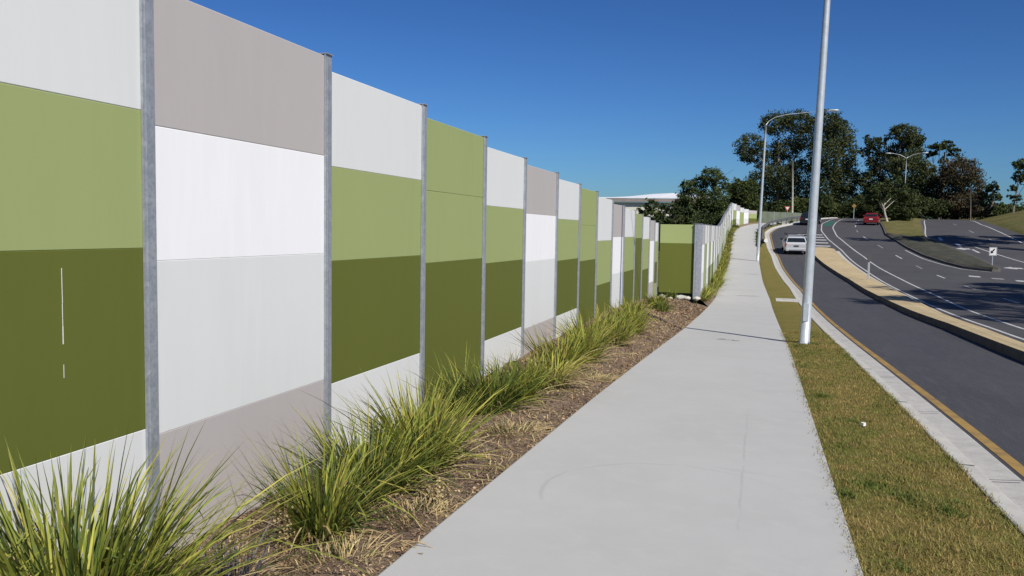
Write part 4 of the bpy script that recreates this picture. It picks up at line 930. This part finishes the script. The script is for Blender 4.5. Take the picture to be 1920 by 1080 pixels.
# undergrowth shrubs below the big trees, each a plant of its own
def shrub(x, y, z, r, h, n, size, mt, label, seed, group='undergrowth shrubs below the trees'):
    rnd = random.Random(seed); bl = [(x+rnd.uniform(-.5, .5)*r, y+rnd.uniform(-.4, .4)*r, z+h*rnd.uniform(.3, .75), r*rnd.uniform(.45, .75), r*rnd.uniform(.45, .7), h*rnd.uniform(.25, .4)) for _ in range(6)]
    root = thing('shrub', label, 'shrub', (x, y, z), group); b = MB()
    for q in bl: b.tube([(0, 0, -.1), ((q[0]-x)*.4, (q[1]-y)*.4, (q[2]-z)*.5), (q[0]-x, q[1]-y, q[2]-z)], [.05, .035, .012], 5)
    b.build('stems', ['bark'], root); crown('foliage', leafcloud(bl, n, size, seed), mt, root, (x, y, z)); return root
sh = [(-5.5, 112, 2.2, 2.4, 3.2, 'leaf_olive', 'dark shrub mass behind the climbing wall right of the garden tree'), (-1.4, 124, 3.6, 2.4, 3.0, 'leaf_dark', 'dense shrub under the long left limb of the broad gum'),
 (1.8, 122, 3.7, 2.2, 2.8, 'leaf_dark', 'shrub behind the far street lamp at the crest'), (4.8, 126, 3.9, 2.4, 3.0, 'leaf_olive', 'olive shrub behind the give way sign'), (7.6, 131, 4.1, 2.4, 3.4, 'leaf_dark', 'shrub at the foot of the near lamp post line of sight, by the bare pole'),
 (-5.0, 84, -.5, 2.2, 2.8, 'leaf_dark', 'dark bush behind the wall just above the dip in its top'), (-4.9, 92, .5, 2.0, 3.2, 'leaf_dark', 'dark bush pressed behind the steepest climb of the far wall'), (-8.3, 78, -.6, 1.9, 3.4, 'leaf_olive', 'palm-like bush with pale fronds behind the return panel'), (-10.5, 90, -.6, 2.2, 4.2, 'leaf_olive', 'bush between the warehouse and the round garden tree'), (-7.2, 88, -.6, 2.0, 3.6, 'leaf_dark', 'dark bush below the round garden tree'),
 (10.8, 137, 4.2, 2.6, 2.6, 'leaf_olive', 'low roadside shrub under the tall dense gum'), (13.9, 136, 4.2, 2.4, 3.2, 'leaf_dark', 'dark shrub behind the yellow warning sign'), (16.8, 133, 4.2, 2.4, 3.2, 'leaf_dark', 'dark shrub behind the red hatchback'),
 (16.6, 112, 3.4, 1.9, 2.9, 'leaf_dark', 'dark bush on the median right of the leaning pale trunk'), (18.6, 124, 3.9, 2.4, 3.6, 'leaf_dark', 'tall dark bush at the foot of the double-armed lamp'), (21.8, 131, 4.2, 2.6, 3.4, 'leaf_dark', 'dark bush at the end of the median grass'), (24.2, 133, 4.2, 2.2, 2.6, 'leaf_dark', 'dark bush behind the crest of the right-hand road'), (28.2, 132, 4.4, 2.4, 2.4, 'leaf_brown', 'brownish bush beside the thin pale pole'), (31.5, 136, 4.6, 2.0, 1.6, 'leaf_dark', 'low dark bush at the right end of the tree group'),
 (19.9, 136, 4.2, 2.6, 4.0, 'leaf_brown', 'brownish bush under the ragged middle gum'), (35.5, 150, 4.6, 3.4, 1.8, 'leaf_olive', 'low green bush on the skyline left of the grassy bank'), (39.5, 156, 4.9, 3.6, 2.2, 'leaf_olive', 'green bush on the skyline behind the grassy bank')]
for i, (x, y, z, r, h, mt, lb) in enumerate(sh): shrub(x, y, z, r, h, 4200, .19 if y > 100 else .14, mt, lb, 200+i)
# leaning pale-trunked tree in the median
tree('leaning_tree', 'small tree with leaning pale trunk standing on the median right of the red hatchback', (14.4, 108, 3.1), [(13.4, 108, 6.9, 1.3, 1.2, 1.0), (14.9, 109, 7.6, 1.4, 1.2, 1.0), (12.7, 108.5, 6.0, .9, .9, .7), (16.0, 108.5, 6.6, 1.1, 1, .9)], 2600, .22, 'leaf_dark', bark='palebark', tr=.14, seed=31, lean=-2.2)
# far-off wood behind the crest (reads as one mass)
R_ = random.Random(77); bl = []
for k in range(34):
    x = -14+k*2.6; top = 8.2 if x < 34 else 5.6
    bl.append((x+R_.uniform(-1, 1), 172+R_.uniform(-4, 4), (4.0+top)/2-R_.uniform(0, .6), 2.2, 2.0, (top-4.0)/2*R_.uniform(.8, 1.1)))
o = crown('far_wood', leafcloud(bl, 16000, .42, 9, 9), 'leaf_dark', None, (0, 0, 0)); tag(o, 'far dark green wood closing the view behind the crest of the road', 'wood', kind='stuff')
# roadside gums on the right verge, whose shadows cross the carriageways
for i, (x, y, hh, rr, lb) in enumerate([(26.0, 31.5, 19, 3.4, 'tall roadside gum right of the carriageways, second of its row'), (26.2, 22.5, 23, 3.4, 'tallest roadside gum right of the carriageways, nearest of its row'), (27.2, 38.5, 17, 3.0, 'lower roadside gum right of the carriageways, third of its row'), (33.5, 79, 13, 2.6, 'lowest gum on the right bank by the far carriageway'), (26.8, 15.5, 24, 3.2, 'tall gum standing before the nearest of the roadside row right of the carriageways'), (30, 76, 17, 2.6, 'middle gum on the right verge by the far carriageway'), (28.5, 70, 22, 2.8, 'tallest gum on the right verge by the far carriageway')]):
    z = G(x, y); rn = random.Random(i+50)
    bl = [(x+rn.uniform(-1, 1)*rr*1.15, y+rn.uniform(-1, 1)*rr*1.15, z+hh*rn.uniform(.7, 1), rr*rn.uniform(.4, .6), rr*rn.uniform(.4, .6), rr*rn.uniform(.25, .4)) for _ in range(9)]
    tree('gum_tree', lb, (x, y, z), bl, 4200, .24, 'leaf', tr=.32, seed=60+i, group='roadside gums on the right verge')
print('objects', len(S.objects))
